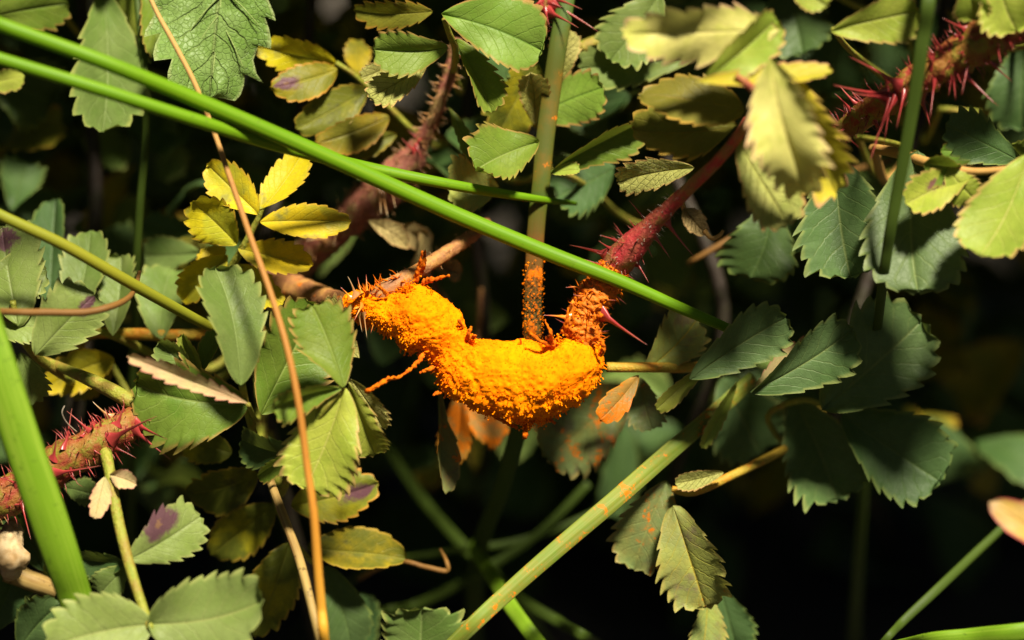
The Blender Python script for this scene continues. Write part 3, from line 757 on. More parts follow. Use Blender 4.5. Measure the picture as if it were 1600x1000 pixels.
prickly('rose_shoot', 'pinkish brown bristly rose stem behind the two crossing green rushes',
    [(715, 60, 12, 9), (704, 110, 13, 10), (684, 165, 14, 11), (662, 215, 16, 13), (640, 252, 17, 22), (600, 295, 18, 32), (555, 335, 19, 28), (500, 380, 22, 26), (440, 430, 27, 24), (395, 470, 28, 20)], 'pinkbrown',
    [(600, 320, 606, 335, 1.2, 13, 'pr_tan'), (590, 310, 595, 330, 1.2, 13, 'pr_tan'), (650, 225, 632, 205, 1, 14), (640, 230, 655, 255, 1, 14), (645, 240, 622, 222, 1, 14), (610, 300, 618, 322, 1, 13, 'pr_tan'), (520, 370, 515, 390, 1, 17, 'pr_tan'), (495, 385, 480, 372, 1, 17, 'pr_tan')],
    'pr_red', 320, 0.5, 1.8, 'pr_tan', 41, rough=0.3)
prickly('rose_shoot', 'short reddish rose stem tip with long prickles behind the upright grass blade',
    [(905, -120, 30, 14), (870, -60, 12, 14), (856, -10, 9, 14), (848, 30, 9, 11), (846, 60, 10, 7)], 'yellowred',
    [(892, 10, 936, 45, 1.0, 6), (885, 25, 904, 39, 1, 6), (895, -5, 910, 11, 1, 6), (838, 10, 832, 32, 1, 6), (858, 20, 858, 42, 1, 6), (835, -5, 822, 18, 1, 6), (850, 15, 848, 36, 1.2, 6), (862, 0, 890, 8, 1, 6)], 'pr_red', 40, 0.8, 2.2, 'pr_red', 51)

# ------------------------------------------------------------------ compound leaves
rose_leaf('blue green leaf with purple blotches behind the olive stalk', [(105, 590, 8, 8), (60, 560, 3, 7), (30, 520, -2, 6), (20, 470, -4, 5)], [
    (28, 510, 8, 358, 108, -4, 2, 14, 14, 'gq', dict(teeth=8, bend=0.1)),
    (55, 555, 148, 462, 92, -6, -6, -8, 8, 'gq', {}),
    (-25, 515, 58, 508, 70, -4, -3, 20, 10, 'gp', {}),
    (32, 552, 52, 634, 56, -3, 0, 18, 15, 'g', {}),
    (-40, 440, 72, 420, 80, -2, 0, 10, 10, 'g', {}),
])
rose_leaf('row of blue green leaflets with pale edges below the olive stalk', [(250, 560, 18, 7), (190, 530, 12, 6), (120, 505, 9, 5)], [
    (78, 480, 86, 312, 64, 12, 18, 30, 16, 'k', {}),
    (108, 512, 148, 368, 78, 7, 12, 24, 22, 'g', {}),
    (176, 525, 190, 402, 72, 8, 13, 26, 22, 'g', {}),
    (250, 530, 268, 415, 84, 10, 16, 10, 18, 'g', {}),
])
rose_leaf('dim green leaf beside the thin dark grass stalk', [(230, 470, 26, 6), (270, 420, 22, 5), (315, 370, 20, 4)], [
    (318, 362, 222, 348, 48, 19, 22, -20, 8, 'k', {}),
    (312, 395, 230, 400, 58, 17, 20, -10, 8, 'g', {}),
    (230, 470, 160, 350, 90, 28, 34, 0, 8, 'k', {}),
])
rose_leaf('clear yellow leaf crossed by the thin straw stem', [(345, 440, 8, 6), (372, 400, 5, 6), (398, 352, 3, 5), (410, 325, 2, 4)], [
    (404, 334, 322, 258, 66, 2, 4, 4, 18, 'y', {}),
    (406, 330, 476, 236, 60, 2, 6, 24, 18, 'y', {}),
    (370, 382, 300, 312, 74, 4, 2, 10, 16, 'y', {}),
    (406, 346, 548, 346, 62, 2, 3, 10, 20, 'y', dict(teeth=8)),
    (372, 388, 488, 412, 58, 4, 4, 10, 18, 'y', {}),
    (356, 398, 282, 470, 62, 6, 8, -2, 18, 'y', {}),
    (366, 415, 440, 478, 58, 6, 6, 6, 16, 'y', {}),
    (340, 420, 325, 385, 50, 8, 8, 10, 16, 'y', {}),
])
rose_leaf('folded green leaf with a pink edged leaflet beside the thin straw stem', [(400, 690, 8, 7), (386, 640, 1, 6), (378, 600, -5, 6)], [
    (376, 602, 346, 414, 100, -8, -6, -22, 14, 'g', dict(bend=0.1)),
    (388, 634, 214, 618, 136, -2, -5, 12, 12, 'm', dict(teeth=9, label='broad green leaflet below the pink edged strip')),
    (312, 608, 250, 535, 52, 1, 2, 20, 22, 'g', {}),
    (318, 600, 290, 522, 40, 0, 1, 40, 22, 'yg', {}),
    (300, 600, 345, 520, 40, 0, 1, 40, 22, 'm', {}),
])
leaf_edge = rose_leaf('narrow pale pink leaflet lying on the folded green leaf', [(398, 655, 4, 4), (388, 632, -6, 4)], [
    (388, 630, 200, 556, 30, -9, -13, 10, 20, 'pk', dict(teeth=9, th=0.16)),
])
rose_leaf('large yellow green serrated leaf beside the orange gall', [(440, 770, 10, 7), (470, 700, -4, 7), (500, 645, -9, 7), (536, 604, -9, 6)], [
    (408, 648, 500, 478, 138, -1, 0, -18, 10, 'm', dict(teeth=8)),
    (536, 606, 490, 486, 96, -10, -7, -14, 14, 'm', dict(bend=0.08)),
    (532, 606, 424, 636, 64, -10, -13, 38, 24, 'm', {}),
    (538, 605, 478, 762, 122, -9, -8, -10, 12, 'yg', dict(teeth=9, th=0.13)),
    (545, 597, 585, 712, 84, -7, -5, -30, 26, 'yg', dict(teeth=9, th=0.16)),
    (548, 592, 600, 668, 52, -5, -3, -25, 26, 'u', dict(teeth=8, th=0.16)),
    (470, 712, 376, 690, 78, 2, 3, 40, 14, 'k', dict(teeth=8)),
    (470, 712, 400, 735, 48, 0, 0, 50, 20, 'm', dict(teeth=8)),
    (562, 560, 505, 480, 74, -1, 3, 8, 16, 'u', {}),
])
rose_leaf('mottled yellow brown leaf hanging in shade below the serrated leaf', [(405, 690, 12, 6), (418, 735, 10, 6), (438, 800, 10, 6), (462, 850, 10, 5), (490, 880, 11, 4)], [
    (362, 708, 276, 688, 62, 10, 10, 20, 14, 'o', {}),
    (404, 740, 290, 778, 76, 10, 11, 15, 14, 'o', {}),
    (430, 790, 330, 868, 78, 11, 14, 10, 14, 'o', {}),
    (452, 848, 402, 995, 84, 10, 8, 18, 14, 'o', dict(teeth=8)),
    (455, 790, 590, 755, 82, 9, 9, 8, 14, 'yp', {}),
    (480, 855, 634, 864, 70, 9, 8, 16, 12, 'o', dict(th=0.05)),
    (508, 884, 550, 1015, 84, 12, 12, 10, 12, 'k', dict(th=0.05)),
])
rose_leaf('yellow leaflet in shade above the prickly stem', [(200, 615, 14, 6), (175, 570, 14, 5)], [
    (178, 560, 72, 606, 66, 13, 13, 0, 14, 'y', {}),
    (180, 575, 110, 620, 44, 15, 16, 10, 14, 'ob', {}),
])
rose_leaf('dark green leaf low behind the wide grass blade', [(80, 930, 16, 6), (70, 895, 10, 5), (62, 870, 9, 4)], [
    (68, 892, 26, 805, 62, 8, 8, 30, 20, 'k', {}),
    (30, 1015, 96, 945, 100, 8, 6, -10, 16, 'k', {}),
    (-20, 985, 22, 900, 70, 9, 8, -10, 16, 'k', {}),
    (100, 762, 146, 775, 44, 8, 6, 0, 10, 'g', {}),
    (118, 860, 100, 930, 50, 12, 10, 0, 14, 'k', {}),
])
rose_leaf('olive yellow leaf with a purple tipped leaflet above the crossing rushes', [(640, 200, 20, 5), (590, 150, 17, 5), (550, 115, 14, 4), (525, 98, 13, 4)], [
    (524, 98, 402, 72, 62, 12, 10, 22, 18, 'y', {}),
    (528, 108, 424, 138, 62, 11, 9, -14, 16, 'yp', {}),
    (575, 138, 464, 200, 66, 13, 10, -8, 14, 'o', {}),
    (608, 182, 495, 224, 56, 13, 10, 10, 20, 'ob', {}),
    (620, 210, 520, 246, 40, 16, 13, 10, 14, 'o', {}),
    (560, 118, 555, 60, 40, 16, 20, 0, 10, 'o', {}),
])
rose_leaf('light green leaf with red margins at the top of the bristly stem', [(708, 112, 13, 6), (712, 78, 6, 6), (703, 55, 1, 5), (694, 30, -2, 4)], [
    (700, 74, 585, 78, 76, 0, -1, 10, 26, 'b', {}),
    (690, 22, 846, 78, 112, -3, -4, 10, 10, 'b', dict(teeth=9, th=0.06)),
    (676, 18, 553, 22, 46, 4, 5, 20, 16, 'ob', dict(th=0.16)),
    (668, 98, 578, 150, 54, 3, 1, -15, 10, 'u', {}),
    (628, 92, 566, 122, 34, 5, 5, 0, 16, 'u', {}),
    (712, 62, 768, 176, 70, 2, 0, 34, 36, 'm', {}),
    (700, 166, 738, 250, 30, 9, 7, 30, 30, 'm', {}),
    (715, 80, 800, 100, 60, 6, 10, 30, 10, 'k', {}),
])
rose_leaf('dull green leaf crossed by the upright grass blade', [(860, 268, 14, 5), (845, 215, 12, 5), (842, 165, 11, 5), (880, 110, 12, 4)], [
    (840, 222, 744, 262, 100, 3, -1, -16, 16, 'm', dict(teeth=8)),
    (778, 292, 700, 290, 96, 8, 7, -4, 14, 'mt', {}),
    (840, 100, 782, 212, 92, 11, 12, 10, 10, 'o', {}),
    (832, 186, 944, 138, 78, 10, 8, 0, 12, 'b', {}),
    (876, 130, 888, 48, 50, 9, 8, 0, 14, 'u', {}),
    (835, 192, 828, 110, 50, 10, 6, 10, 14, 'u', {}),
])
rose_leaf('blue green serrated leaf behind the cream branch tip', [(1010, 130, 26, 6), (1050, 90, 18, 6), (960, 62, 14, 10), (905, 76, 13, 11)], [
    (1078, 92, 904, 108, 74, 14, 11, 6, 8, 'g', {}),
    (1030, -10, 955, 90, 92, 11, 9, 0, 12, 'g', {}),
    (985, 150, 930, 160, 50, 24, 24, 0, 10, 'k', {}),
    (1000, 60, 1080, 30, 70, 20, 24, 0, 10, 'k', {}),
    (945, 220, 905, 170, 60, 26, 26, 0, 10, 'k', {}),
])
rose_leaf('dark green leaf tilted on edge beside the red stem', [(960, 330, 30, 5), (930, 300, 20, 5), (895, 278, 12, 5), (868, 268, 6, 4)], [
    (860, 268, 1006, 196, 72, 4, 5, -38, 26, 'm', dict(teeth=8)),
    (962, 262, 876, 312, 104, 15, 16, -24, 6, 'k', {}),
    (860, 270, 905, 262, 22, 4, 3, 30, 10, 'yg', {}),
])
rose_leaf('bright yellow green leaf with its upper half in shade', [(1395, 130, 26, 5), (1330, 80, 4, 5), (1302, 46, -14, 4)], [
    (1298, 48, 1432, 18, 76, -14, -14, -10, 16, 'yg', {}),
    (1225, -40, 1290, 8, 50, -18, -20, 0, 10, 'yg', {}),
])
rose_leaf('yellow green leaf above the thick red prickly stem', [(1640, 60, 8, 5), (1620, -10, -12, 5), (1580, -40, -18, 4)], [
    (1560, -50, 1588, 48, 100, -18, -16, 0, 12, 'yg', {}),
    (1510, -30, 1520, 34, 56, -18, -16, 0, 12, 'yg', {}),
    (1620, -30, 1615, 40, 60, -16, -15, 0, 12, 'yg', {}),
])
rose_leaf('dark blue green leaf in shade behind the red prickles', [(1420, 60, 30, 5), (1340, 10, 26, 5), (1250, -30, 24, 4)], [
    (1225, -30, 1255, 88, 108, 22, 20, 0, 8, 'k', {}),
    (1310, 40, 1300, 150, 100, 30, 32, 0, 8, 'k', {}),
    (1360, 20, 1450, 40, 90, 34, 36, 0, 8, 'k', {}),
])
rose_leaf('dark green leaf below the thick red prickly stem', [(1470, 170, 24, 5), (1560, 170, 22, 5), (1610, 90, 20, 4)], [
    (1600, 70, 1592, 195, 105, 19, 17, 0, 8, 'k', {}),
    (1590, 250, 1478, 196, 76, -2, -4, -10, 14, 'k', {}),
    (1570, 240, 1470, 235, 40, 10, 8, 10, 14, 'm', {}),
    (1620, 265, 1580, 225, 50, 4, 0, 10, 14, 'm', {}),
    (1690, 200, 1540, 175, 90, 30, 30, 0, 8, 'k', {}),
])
rose_leaf('yellow green leaf on a tan stalk with one purple marked leaflet', [(1365, 232, 6, 8), (1405, 240, -2, 9), (1450, 254, -8, 8), (1520, 268, -11, 6), (1590, 262, -13, 5)], [
    (1522, 268, 1416, 318, 66, -10, -12, -14, 12, 'yq', {}),
    (1505, 262, 1452, 262, 60, -10, -12, 40, 30, 'm', {}),
    (1480, 262, 1522, 312, 56, -11, -11, 0, 12, 'yg', {}),
    (1606, 240, 1534, 406, 118, -13, -15, -6, 10, 'yg', dict(teeth=8, th=0.07)),
    (1640, 300, 1590, 385, 70, -12, -12, 0, 10, 'yg', {}),
], 'straw')
rose_leaf('large drooping green leaf with a pale midrib', [(1340, 215, 18, 5), (1400, 225, 6, 5), (1434, 240, -5, 4)], [
    (1434, 235, 1432, 460, 158, -6, -8, 4, 10, 'd', dict(teeth=8, q=0.5)),
    (1305, 240, 1328, 432, 142, 0, -4, 4, 10, 'd', dict(teeth=8, q=0.5)),
    (1205, 318, 1172, 434, 122, 12, 12, 0, 8, 'k', {}),
    (1230, 300, 1240, 395, 60, 20, 20, 0, 8, 'k', {}),
])
rose_leaf('large dark green leaf with a fan of leaflets', [(1230, 700, 20, 5), (1200, 650, 16, 5), (1255, 625, 13, 5), (1300, 640, 14, 4)], [
    (1078, 592, 1222, 494, 96, -2, -1, -16, 16, 'd', {}),
    (1172, 612, 1332, 516, 100, 0, 0, -22, 26, 'd', {}),
    (1285, 640, 1444, 505, 152, 6, 6, -10, 6, 'd', {}),
    (1315, 648, 1468, 752, 136, 11, 10, 6, 10, 'k', dict(teeth=8)),
    (1238, 622, 1302, 782, 144, 17, 16, 10, 12, 'd', dict(teeth=8)),
    (1130, 590, 1198, 712, 118, 22, 24, 12, 8, 'd', {}),
    (1152, 596, 1098, 700, 26, 8, 7, 20, 20, 'yg', {}),
    (1178, 612, 1262, 528, 30, 4, 4, 20, 20, 'pk', dict(th=0.14)),
], 'greenstem')
rose_leaf('pale narrow leaf with a rolled edge on a yellow stalk by the gall', [(1130, 566, 22, 7), (1080, 574, 8, 8), (1010, 574, 4, 8), (948, 574, 3, 8)], [
    (1008, 578, 1088, 500, 86, 5, 6, -10, 14, 'mt', {}),
    (1104, 572, 1026, 640, 32, 2, 1, 20, 24, 'yg', {}),
    (998, 586, 938, 656, 42, 4, 2, 10, 20, 'od', dict(teeth=4)),
    (1000, 590, 1018, 668, 56, 8, 9, 0, 12, 'gd', {}),
    (990, 606, 856, 716, 120, 15, 13, -4, 8, 'gd', dict(teeth=8)),
], 'yellowstem')
rose_leaf('drooping mottled leaf sprinkled with orange dust', [(1222, 704, 14, 7), (1150, 740, 8, 7), (1085, 768, 6, 7), (1050, 764, 6, 5)], [
    (1042, 752, 986, 884, 98, 8, 6, -6, 14, 'gd', {}),
    (1052, 790, 1096, 950, 108, 4, 2, -18, 16, 'mt', dict(teeth=8)),
    (1130, 738, 1056, 756, 30, 5, 4, 10, 20, 'u', {}),
    (1105, 925, 1095, 1020, 62, 8, 8, 30, 20, 'mt', {}),
    (1125, 920, 1150, 1015, 70, 14, 14, 0, 14, 'k', {}),
], 'yellowstem')
rose_leaf('thin orange dusted leaf hanging under the gall', [(735, 590, 22, 4), (705, 602, 12, 4), (692, 612, 8, 4)], [
    (686, 606, 690, 770, 56, 8, 6, 55, 34, 'gd', dict(teeth=5)),
    (700, 610, 785, 690, 70, 20, 22, 30, 12, 'od', {}),
    (720, 610, 712, 720, 60, 16, 18, -30, 12, 'od', {}),
], 'browntwig')
rose_leaf('round green leaf tip low beside the dusted grass blade', [(640, 1200, 40, 6), (660, 1120, 16, 5), (665, 1070, 9, 4)], [
    (665, 1075, 663, 950, 126, 8, 8, 0, 8, 'g', dict(q=0.45)),
    (560, 1060, 560, 930, 70, 24, 24, 0, 8, 'k', {}),
])
rose_leaf('hanging green leaf crossed by both bright green rushes', [(130, 60, 30, 5), (100, 20, 20, 5), (90, -30, 18, 4)], [
    (160, -15, 163, 200, 116, 15, 9, 6, 10, 'g', {}),
    (-30, 30, 105, 5, 76, 10, 14, -20, 12, 'm', {}),
    (-20, 110, 85, 165, 110, 26, 30, 0, 8, 'k', {}),
    (-30, 130, 34, 118, 36, 14, 12, 0, 10, 'yg', {}),
    (200, -30, 196, 62, 60, 18, 18, 0, 10, 'yg', {}),
    (228, -20, 248, 92, 50, 12, 10, 14, 20, 'm', {}),
    (20, 330, 40, 255, 70, 26, 30, 0, 10, 'k', {}),
])
rose_leaf('pink tipped leaf poking in beside the dark grass blade', [(1900, 1150, 'g', 5), (1800, 980, 0, 5), (1700, 880, -18, 5), (1640, 842, -24, 4)], [
    (1660, 862, 1550, 784, 62, -25, -26, -20, 20, 'pt', dict(teeth=4, th=0.02)),
], link=False)
# the crinkled leaf of another herb
hb = thing('herb_leaf', P(345, -60, 6), 'crinkled hairy green herb leaf with blunt lobes beside the straw stem top', 'leaf')
tube('leaf_stalk', [(150, 'x', 0, 0)] if False else [(420, -260, 20, 5), (380, -140, 9, 5), (348, -60, 5, 5)], M['greenstem'], hb)
def herb_blade():
    b, t = P(352, -75, 5), P(328, 152, 2)
    v, f, uv = leaflet_geom(b, t, 176 * PX * MM, 0, 8, shape='oval', bend=0.05, teeth=5, th=0.17, q=0.5, p=0.95, wav=0.07, seed=77,
                            cols=[i / 14 for i in range(-14, 15)])
    for i, w in enumerate(v):
        v[i] = w - Fw * (0.00028 * noise.fractal(w * 520, 1, 2, 3)) - Fw * 0.0005 * abs(noise.noise(w * 260))
    newobj('blade', v, f, M['cr'], hb, b, uv)
    lv = tube('vein', [(352, -70, 3.6, 3), (343, 20, 3.4, 2.5), (332, 120, 1.9, 1.2)], M['veingreen'], hb, sides=6)
    for a, b2, c, d in [(347, -10, 292, 55), (344, 20, 295, 95), (348, -15, 405, 40), (343, 30, 380, 105), (338, 70, 310, 125)]:
        tube('vein', [(a, b2, 3.2, 1.6), ((a + c) / 2, (b2 + d) / 2 - 4, 2.6, 1.3), (c, d, 2.6, 0.8)], M['veingreen'], hb, sides=5)
herb_blade()

# ------------------------------------------------------------------ grasses, rushes and stalks
def blade(name, label, path, mat, cat='grass blade', flat=0.3, crease=0.0, sides=12, group=None, n=10, rough=0.0, roll=0.0):
    o = tube(name, path, M[mat], None, sides, n, flat=flat, crease=crease, rough=rough, roll=roll)
    return tag(o, label, cat, group)

blade('rush', 'long bright green rush slanting across the leaves and over the red branch',
      [(-700, -60, 60, 8.4), (-350, -70, 10, 10.1), (-120, -12, -22, 10.9), (0, 38, -20, 11.3), (165, 98, -19, 11.8), (330, 166, -14, 12.2), (520, 249, -9, 12.6), (700, 330, -6, 12.6), (850, 393, -4.5, 12.2), (960, 436, -4.2, 10.9), (1060, 480, -3, 9.2), (1135, 512, 0, 7.6), (1210, 548, 5, 4.2)], 'grass', 'rush', flat=0.85)
blade('rush', 'shorter bright green rush tucked under the longer one',
      [(-700, 30, 60, 7.6), (-300, 10, 0, 9.2), (-100, 62, -20, 10.1), (0, 92, -19.5, 10.1), (150, 138, -18.5, 10.5), (300, 186, -14.8, 10.5), (430, 226, -9, 10.1), (560, 259, -3, 9.7), (680, 284, -1, 8.8), (770, 300, 2, 7.6), (840, 311, 5, 5.9), (900, 318, 11, 3.4)], 'grass', 'rush', flat=0.85)
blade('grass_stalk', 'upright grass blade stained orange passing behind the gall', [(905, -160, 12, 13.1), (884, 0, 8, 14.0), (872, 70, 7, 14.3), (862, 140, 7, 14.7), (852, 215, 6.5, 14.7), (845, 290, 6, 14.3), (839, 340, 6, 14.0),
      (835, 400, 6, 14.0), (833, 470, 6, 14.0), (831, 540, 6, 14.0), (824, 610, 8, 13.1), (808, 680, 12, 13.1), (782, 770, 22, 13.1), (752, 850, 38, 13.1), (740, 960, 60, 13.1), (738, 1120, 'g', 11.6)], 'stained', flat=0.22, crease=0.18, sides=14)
blade('grass_stalk', 'olive green stalk ending behind the folded leaf', [(-600, 60, 40, 6.8), (-250, 205, 4, 7.6), (-80, 294, -12, 8.5), (0, 336, -12, 8.9), (100, 383, -10, 9.3), (200, 440, -6, 9.3), (300, 496, 2, 8.5), (380, 540, 12, 6.8), (440, 600, 24, 6.0)], 'olive', 'stalk', flat=0.9)
blade('grass_stalk', 'wide bright green grass blade in front of the thick prickly stem', [(-190, 60, 20, 12.9), (-110, 260, 0, 20.2), (-50, 420, -18, 25.8), (-14, 540, -20, 28.5), (30, 680, -19, 30.4), (78, 820, -17, 30.4), (112, 920, -14, 27.6), (140, 1010, -8, 24.8), (190, 1180, 20, 22.1), (230, 1300, 'g', 18.4)], 'grass2', flat=0.16, crease=0.2)
blade('grass_stalk', 'pale green grass blade sprinkled with orange beneath the gall', [(1180, 590, 16, 11.4), (1100, 660, 8, 13.2), (1035, 716, 4, 14.1), (960, 782, 0, 14.5), (880, 850, -2, 14.1), (800, 920, -4, 13.2), (715, 1000, -6, 12.3), (560, 1160, 10, 10.6), (470, 1260, 'g', 8.8)], 'dustgrass', flat=0.14, crease=0.34, sides=20)
blade('dry_grass_stalk', 'thin dry straw stem leaning across the yellow leaf', [(120, -420, -8, 2.4), (190, -120, -8, 3.0), (236, 0, -8, 3.5), (272, 68, -8, 4.1), (304, 130, -8, 4.1), (334, 205, -8, 4.1), (360, 280, -9.5, 4.4),
      (392, 372, -12.5, 4.8), (424, 462, -15, 5.0), (450, 550, -17, 5.3), (468, 640, -18, 5.6), (480, 730, -18, 5.9), (490, 800, -18, 6.5), (496, 880, -17, 7.1), (502, 950, -16, 7.7), (507, 1010, -15, 8.3), (515, 1160, 5, 8.3), (520, 1280, 'g', 7.1)],
      'strawlong', 'straw', flat=0.8, sides=10)
blade('grass_stalk', 'thin dark green stalk upright in the dark gap beside the straw stem', [(205, -220, 20, 5), (213, -20, 13, 5.5), (226, 110, 11, 6), (228, 210, 12, 6), (219, 320, 14, 6.5), (212, 430, 18, 6.5), (208, 560, 28, 6), (205, 800, 46, 6), (200, 1100, 'g', 6)], 'shadegrass', 'stalk', flat=0.8)
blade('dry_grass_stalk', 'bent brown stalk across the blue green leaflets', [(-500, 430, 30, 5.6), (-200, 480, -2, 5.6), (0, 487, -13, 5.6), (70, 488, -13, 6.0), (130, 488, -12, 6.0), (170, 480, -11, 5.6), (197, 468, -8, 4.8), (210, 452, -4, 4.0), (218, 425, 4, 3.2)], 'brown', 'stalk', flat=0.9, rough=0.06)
blade('grass_stalk', 'shade-darkened green grass blade hanging in front of the drooping leaves', [(1478, -260, 0, 9.6), (1456, -40, -21, 11.2), (1442, 60, -21, 11.2), (1424, 180, -18, 10.4), (1404, 290, -15, 9.6), (1388, 380, -12, 8.8), (1376, 470, -4, 8.0), (1360, 620, 30, 8.0), (1340, 900, 60, 8.0), (1330, 1100, 'g', 7.2)], 'shadegrass', flat=0.35)
blade('grass_stalk', 'thin green grass blade with a brown end low in the dark', [(1700, 680, 30, 5), (1585, 805, 20, 6), (1520, 868, 15, 7), (1460, 925, 10, 7.5), (1410, 972, 8, 7), (1370, 1015, 6, 6), (1240, 1160, 30, 6), (1180, 1220, 'g', 6)], 'shadegrass', flat=0.5)
blade('grass_stalk', 'bright green grass blade lying below the thin dark grass blade', [(1250, 1120, 'g', 8), (1330, 1040, 20, 10), (1430, 1004, -4, 11), (1520, 994, -8, 13), (1620, 985, -10, 15), (1800, 960, 0, 15)], 'grass2', flat=0.35)
blade('grass_stalk', 'short bright green grass blade under the orange sprinkled blade', [(735, 850, 40, 9), (765, 895, 24, 11), (800, 950, 16, 12), (845, 1010, 12, 12), (930, 1120, 40, 11), (970, 1180, 'g', 10)], 'grass2', flat=0.3)
blade('grass_stalk', 'shaded grass blade beside the short bright green one', [(740, 860, 42, 8), (810, 932, 30, 9), (870, 970, 26, 9), (935, 1008, 24, 9), (1060, 1090, 'g', 8)], 'shadegrass', flat=0.3)
blade('grass_stalk', 'dim grass blade crossing the dark gap below the gall', [(920, 755, 40, 6), (840, 835, 40, 7), (740, 900, 40, 8), (650, 945, 42, 8), (575, 965, 44, 7), (430, 1040, 'g', 7)], 'shadegrass', flat=0.4)
blade('grass_stalk', 'dim grass blade leaning behind the thin hanging leaf', [(600, 690, 60, 7), (660, 780, 52, 8), (735, 865, 44, 9), (790, 920, 46, 9), (900, 1080, 'g', 9)], 'shadegrass', flat=0.4)
blade('grass_stalk', 'dim narrow grass blade level with the kinked brown twig', [(990, 770, 46, 5), (900, 815, 42, 6), (800, 848, 40, 6), (700, 862, 40, 5), (560, 900, 56, 5), (440, 1020, 'g', 5)], 'shadegrass', flat=0.4)
blade('dry_grass_stalk', 'speckled tan stalk beside the golden foot of the straw stem', [(405, 690, 12, 6), (422, 750, 4, 6.5), (445, 812, -2, 7), (468, 875, -6, 7.5), (485, 940, -10, 7), (505, 1030, -8, 7), (530, 1180, 20, 7), (540, 1260, 'g', 7)], 'tan', 'stalk', flat=0.9)
blade('twig', 'kinked thin brown twig beside the shaded oval leaflet', [(560, 905, 30, 3), (620, 878, 14, 3.5), (665, 886, 12, 4), (697, 892, 12, 4), (698, 878, 12, 3.2), (688, 858, 14, 2)], 'brown', 'twig', flat=0.8)
blade('twig', 'thin brown twig in shade below the dry curled stipule', [(1075, 412, 26, 3), (1088, 404, 24, 4), (1140, 374, 24, 5), (1200, 338, 26, 5), (1290, 280, 30, 4), (1395, 250, 34, 4)], 'brown', 'twig', flat=0.9)
blade('dry_grass_stalk', 'thick tan stalk end below the pale dry husk', [(-200, 1060, 'g', 20), (-80, 900, 14, 18), (0, 892, 8, 17), (50, 908, 7, 16), (88, 922, 8, 14)], 'tan', 'stalk', flat=0.9, rough=0.05)
blade('rose_twig', 'horizontal brown leaf stalk behind the folded green leaf', [(120, 620, 36, 6), (130, 530, 16, 8), (200, 522, 12, 9), (260, 524, 11, 9), (310, 522, 12, 9), (395, 520, 24, 9)], 'yellowstem', 'stalk', flat=0.9)
tube('leaf_stalk', [(60, 560, 8, 7), (100, 576, 5, 8), (150, 598, 2, 11), (195, 622, 0, 12), (225, 645, 0, 10)], M['greenstem'], sl)

# pale dry husk at the edge
M['husk'] = plain('cream_husk', (0.42, 0.31, 0.17), 0.6, (0.30, 0.19, 0.08), 500, 0.2)
hk = thing('dry_husk', P(10, 860, 2), 'cream coloured dry seed husk beside the wide grass blade', 'husk')
hw = world_path([(22, 812, 3, 6), (18, 830, 2, 16), (14, 852, 1, 24), (20, 872, 1, 24), (16, 892, 3, 14), (8, 900, 5, 6)], 10)
hv, hf, huv = sweep(hw, 40, rough=0.45, rs=520); newobj('shell', hv, hf, M['husk'], hk, hw[0][0], huv)

# curled dead leaf pieces behind the gall
dd = thing('dead_leaf', P(660, 360, 20), 'curled dead brown leaf behind the crossing rushes and the twig', 'dead leaf')
for s in [(575, 345, 640, 385, 40, 15, 17, 20, 30, 't'), (620, 350, 668, 372, 44, 18, 20, -20, 30, 't'), (665, 355, 650, 425, 36, 18, 18, 30, 30, 't'), (690, 420, 722, 425, 44, 16, 16, 10, 30, 't'), (680, 385, 690, 415, 34, 14, 16, 10, 30, 't'), (470, 440, 420, 460, 46, 16, 20, 20, 30, 't'), (690, 450, 700, 520, 26, 16, 20, 20, 30, 't')]:
    leaflet(s + (dict(teeth=3, th=0.05, bend=0.3, wav=0.14),), dd, 'leaf_fragment')
tube('leaf_stalk', [(580, 340, 18, 5), (630, 362, 19, 5), (665, 372, 19, 5), (668, 420, 17, 5), (690, 470, 18, 4), (700, 520, 24, 4), (760, 560, 50, 4)], M['browned'], dd)

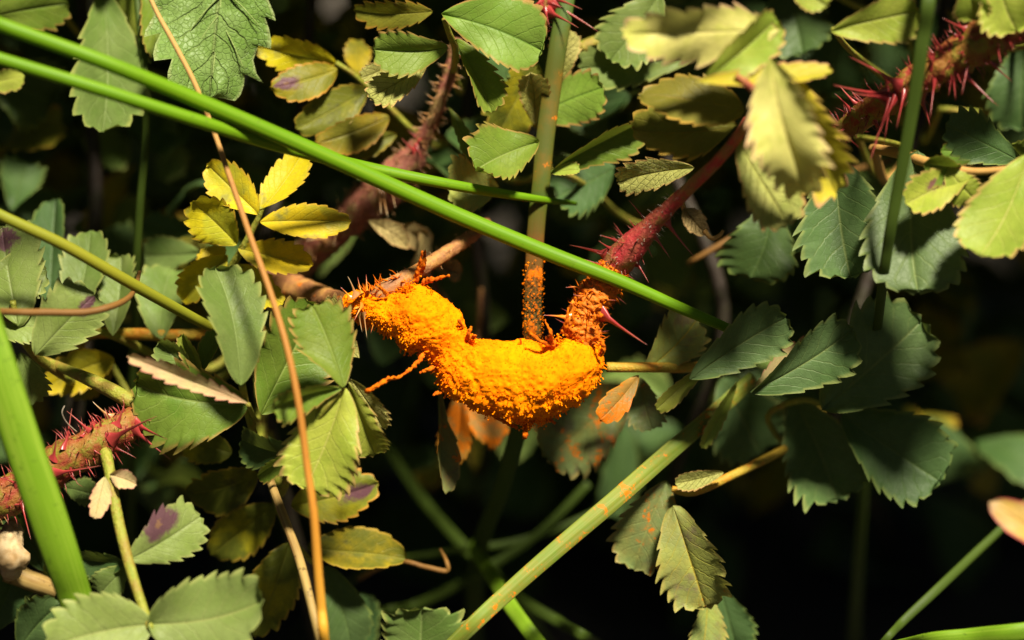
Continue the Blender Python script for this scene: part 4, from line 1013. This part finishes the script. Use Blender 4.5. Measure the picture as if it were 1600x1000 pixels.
# ------------------------------------------------------------------ foliage behind, plus leaf masses added overhead for shade and at the far side
LOW = [-1, -0.55, 0, 0.55, 1]
def foliage(name, label, count, place, mats, seed, size=(8, 13), teeth=4):
    rr = random.Random(seed)
    sets = [([], [], []) for _ in mats]
    for c in range(count):
        p = place(rr)
        if p is None: continue
        k = rr.randrange(len(mats)); vs, fs, uv = sets[k]
        L = rr.uniform(*size) * MM
        ax = Vector((rr.gauss(0, 1), rr.gauss(0, 1), rr.gauss(-0.3, 0.8))).normalized()
        fc = (TOL * 0.9 + Vector((rr.gauss(0, 0.55), rr.gauss(0, 0.55), rr.gauss(0, 0.55)))).normalized()
        if abs(fc.dot(ax)) > 0.95: continue
        v, f, u = leaflet_geom(p - ax * L / 2, p + ax * L / 2, L * rr.uniform(0.65, 0.85), 0, rr.uniform(5, 20), bend=0.1, teeth=teeth, seed=c, cols=LOW, facing=fc)
        b = len(vs); vs.extend(v); uv.extend(u); fs.extend(tuple(b + z for z in q) for q in f)
    vs, fs, uv, mi = [], [], [], []
    for k, (a, b, c) in enumerate(sets):
        o0 = len(vs); vs.extend(a); uv.extend(c); fs.extend(tuple(o0 + z for z in q) for q in b); mi.extend([k] * len(b))
    o = newobj(name, vs, fs, None, None, vs[0], uv)
    for m in mats: o.data.materials.append(M[m])
    o.data.polygons.foreach_set('material_index', mi)
    return tag(o, label, 'foliage', kind='stuff')

def over(rr):  # unseen canopy added above the view to shade the depth of the bush
    k = rr.random()
    if k < 0.42: return P(rr.uniform(-700, 2500), rr.uniform(-1250, -190), rr.uniform(24, 75))
    if k < 0.62: return P(rr.uniform(-500, 2200), rr.uniform(-420, -90), rr.uniform(9, 26))
    return Vector((rr.uniform(-0.20, 0.26), rr.uniform(0.02, 0.36), rr.uniform(0.155, 0.20)))
def back(rr):
    x, y = rr.uniform(-500, 2100), rr.uniform(-500, 760)
    if y > 420 and rr.random() < 0.6: return None
    d = rr.uniform(26, 80) if rr.random() < 0.55 and y < 420 else rr.uniform(45, 130)
    p = P(x, y, d)
    return p if p.z > 0.008 else None
def far(rr):  # wall of dark leaves added so no sunlit soil shows through the gaps
    p = P(rr.uniform(-700, 2300), rr.uniform(-600, 1050), rr.uniform(150, 230))
    return p if p.z > 0.004 else None
foliage('rose_foliage', 'added rose foliage out of view overhead that shades the gaps of the bush', 3600, over, ['g', 'k', 'm'], 901, (9, 16), teeth=3)
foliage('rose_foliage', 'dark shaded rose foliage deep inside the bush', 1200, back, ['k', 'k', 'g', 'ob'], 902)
foliage('rose_foliage', 'added dark wall of rose foliage closing the far side of the bush', 1700, far, ['k'], 903, (14, 24), teeth=3)
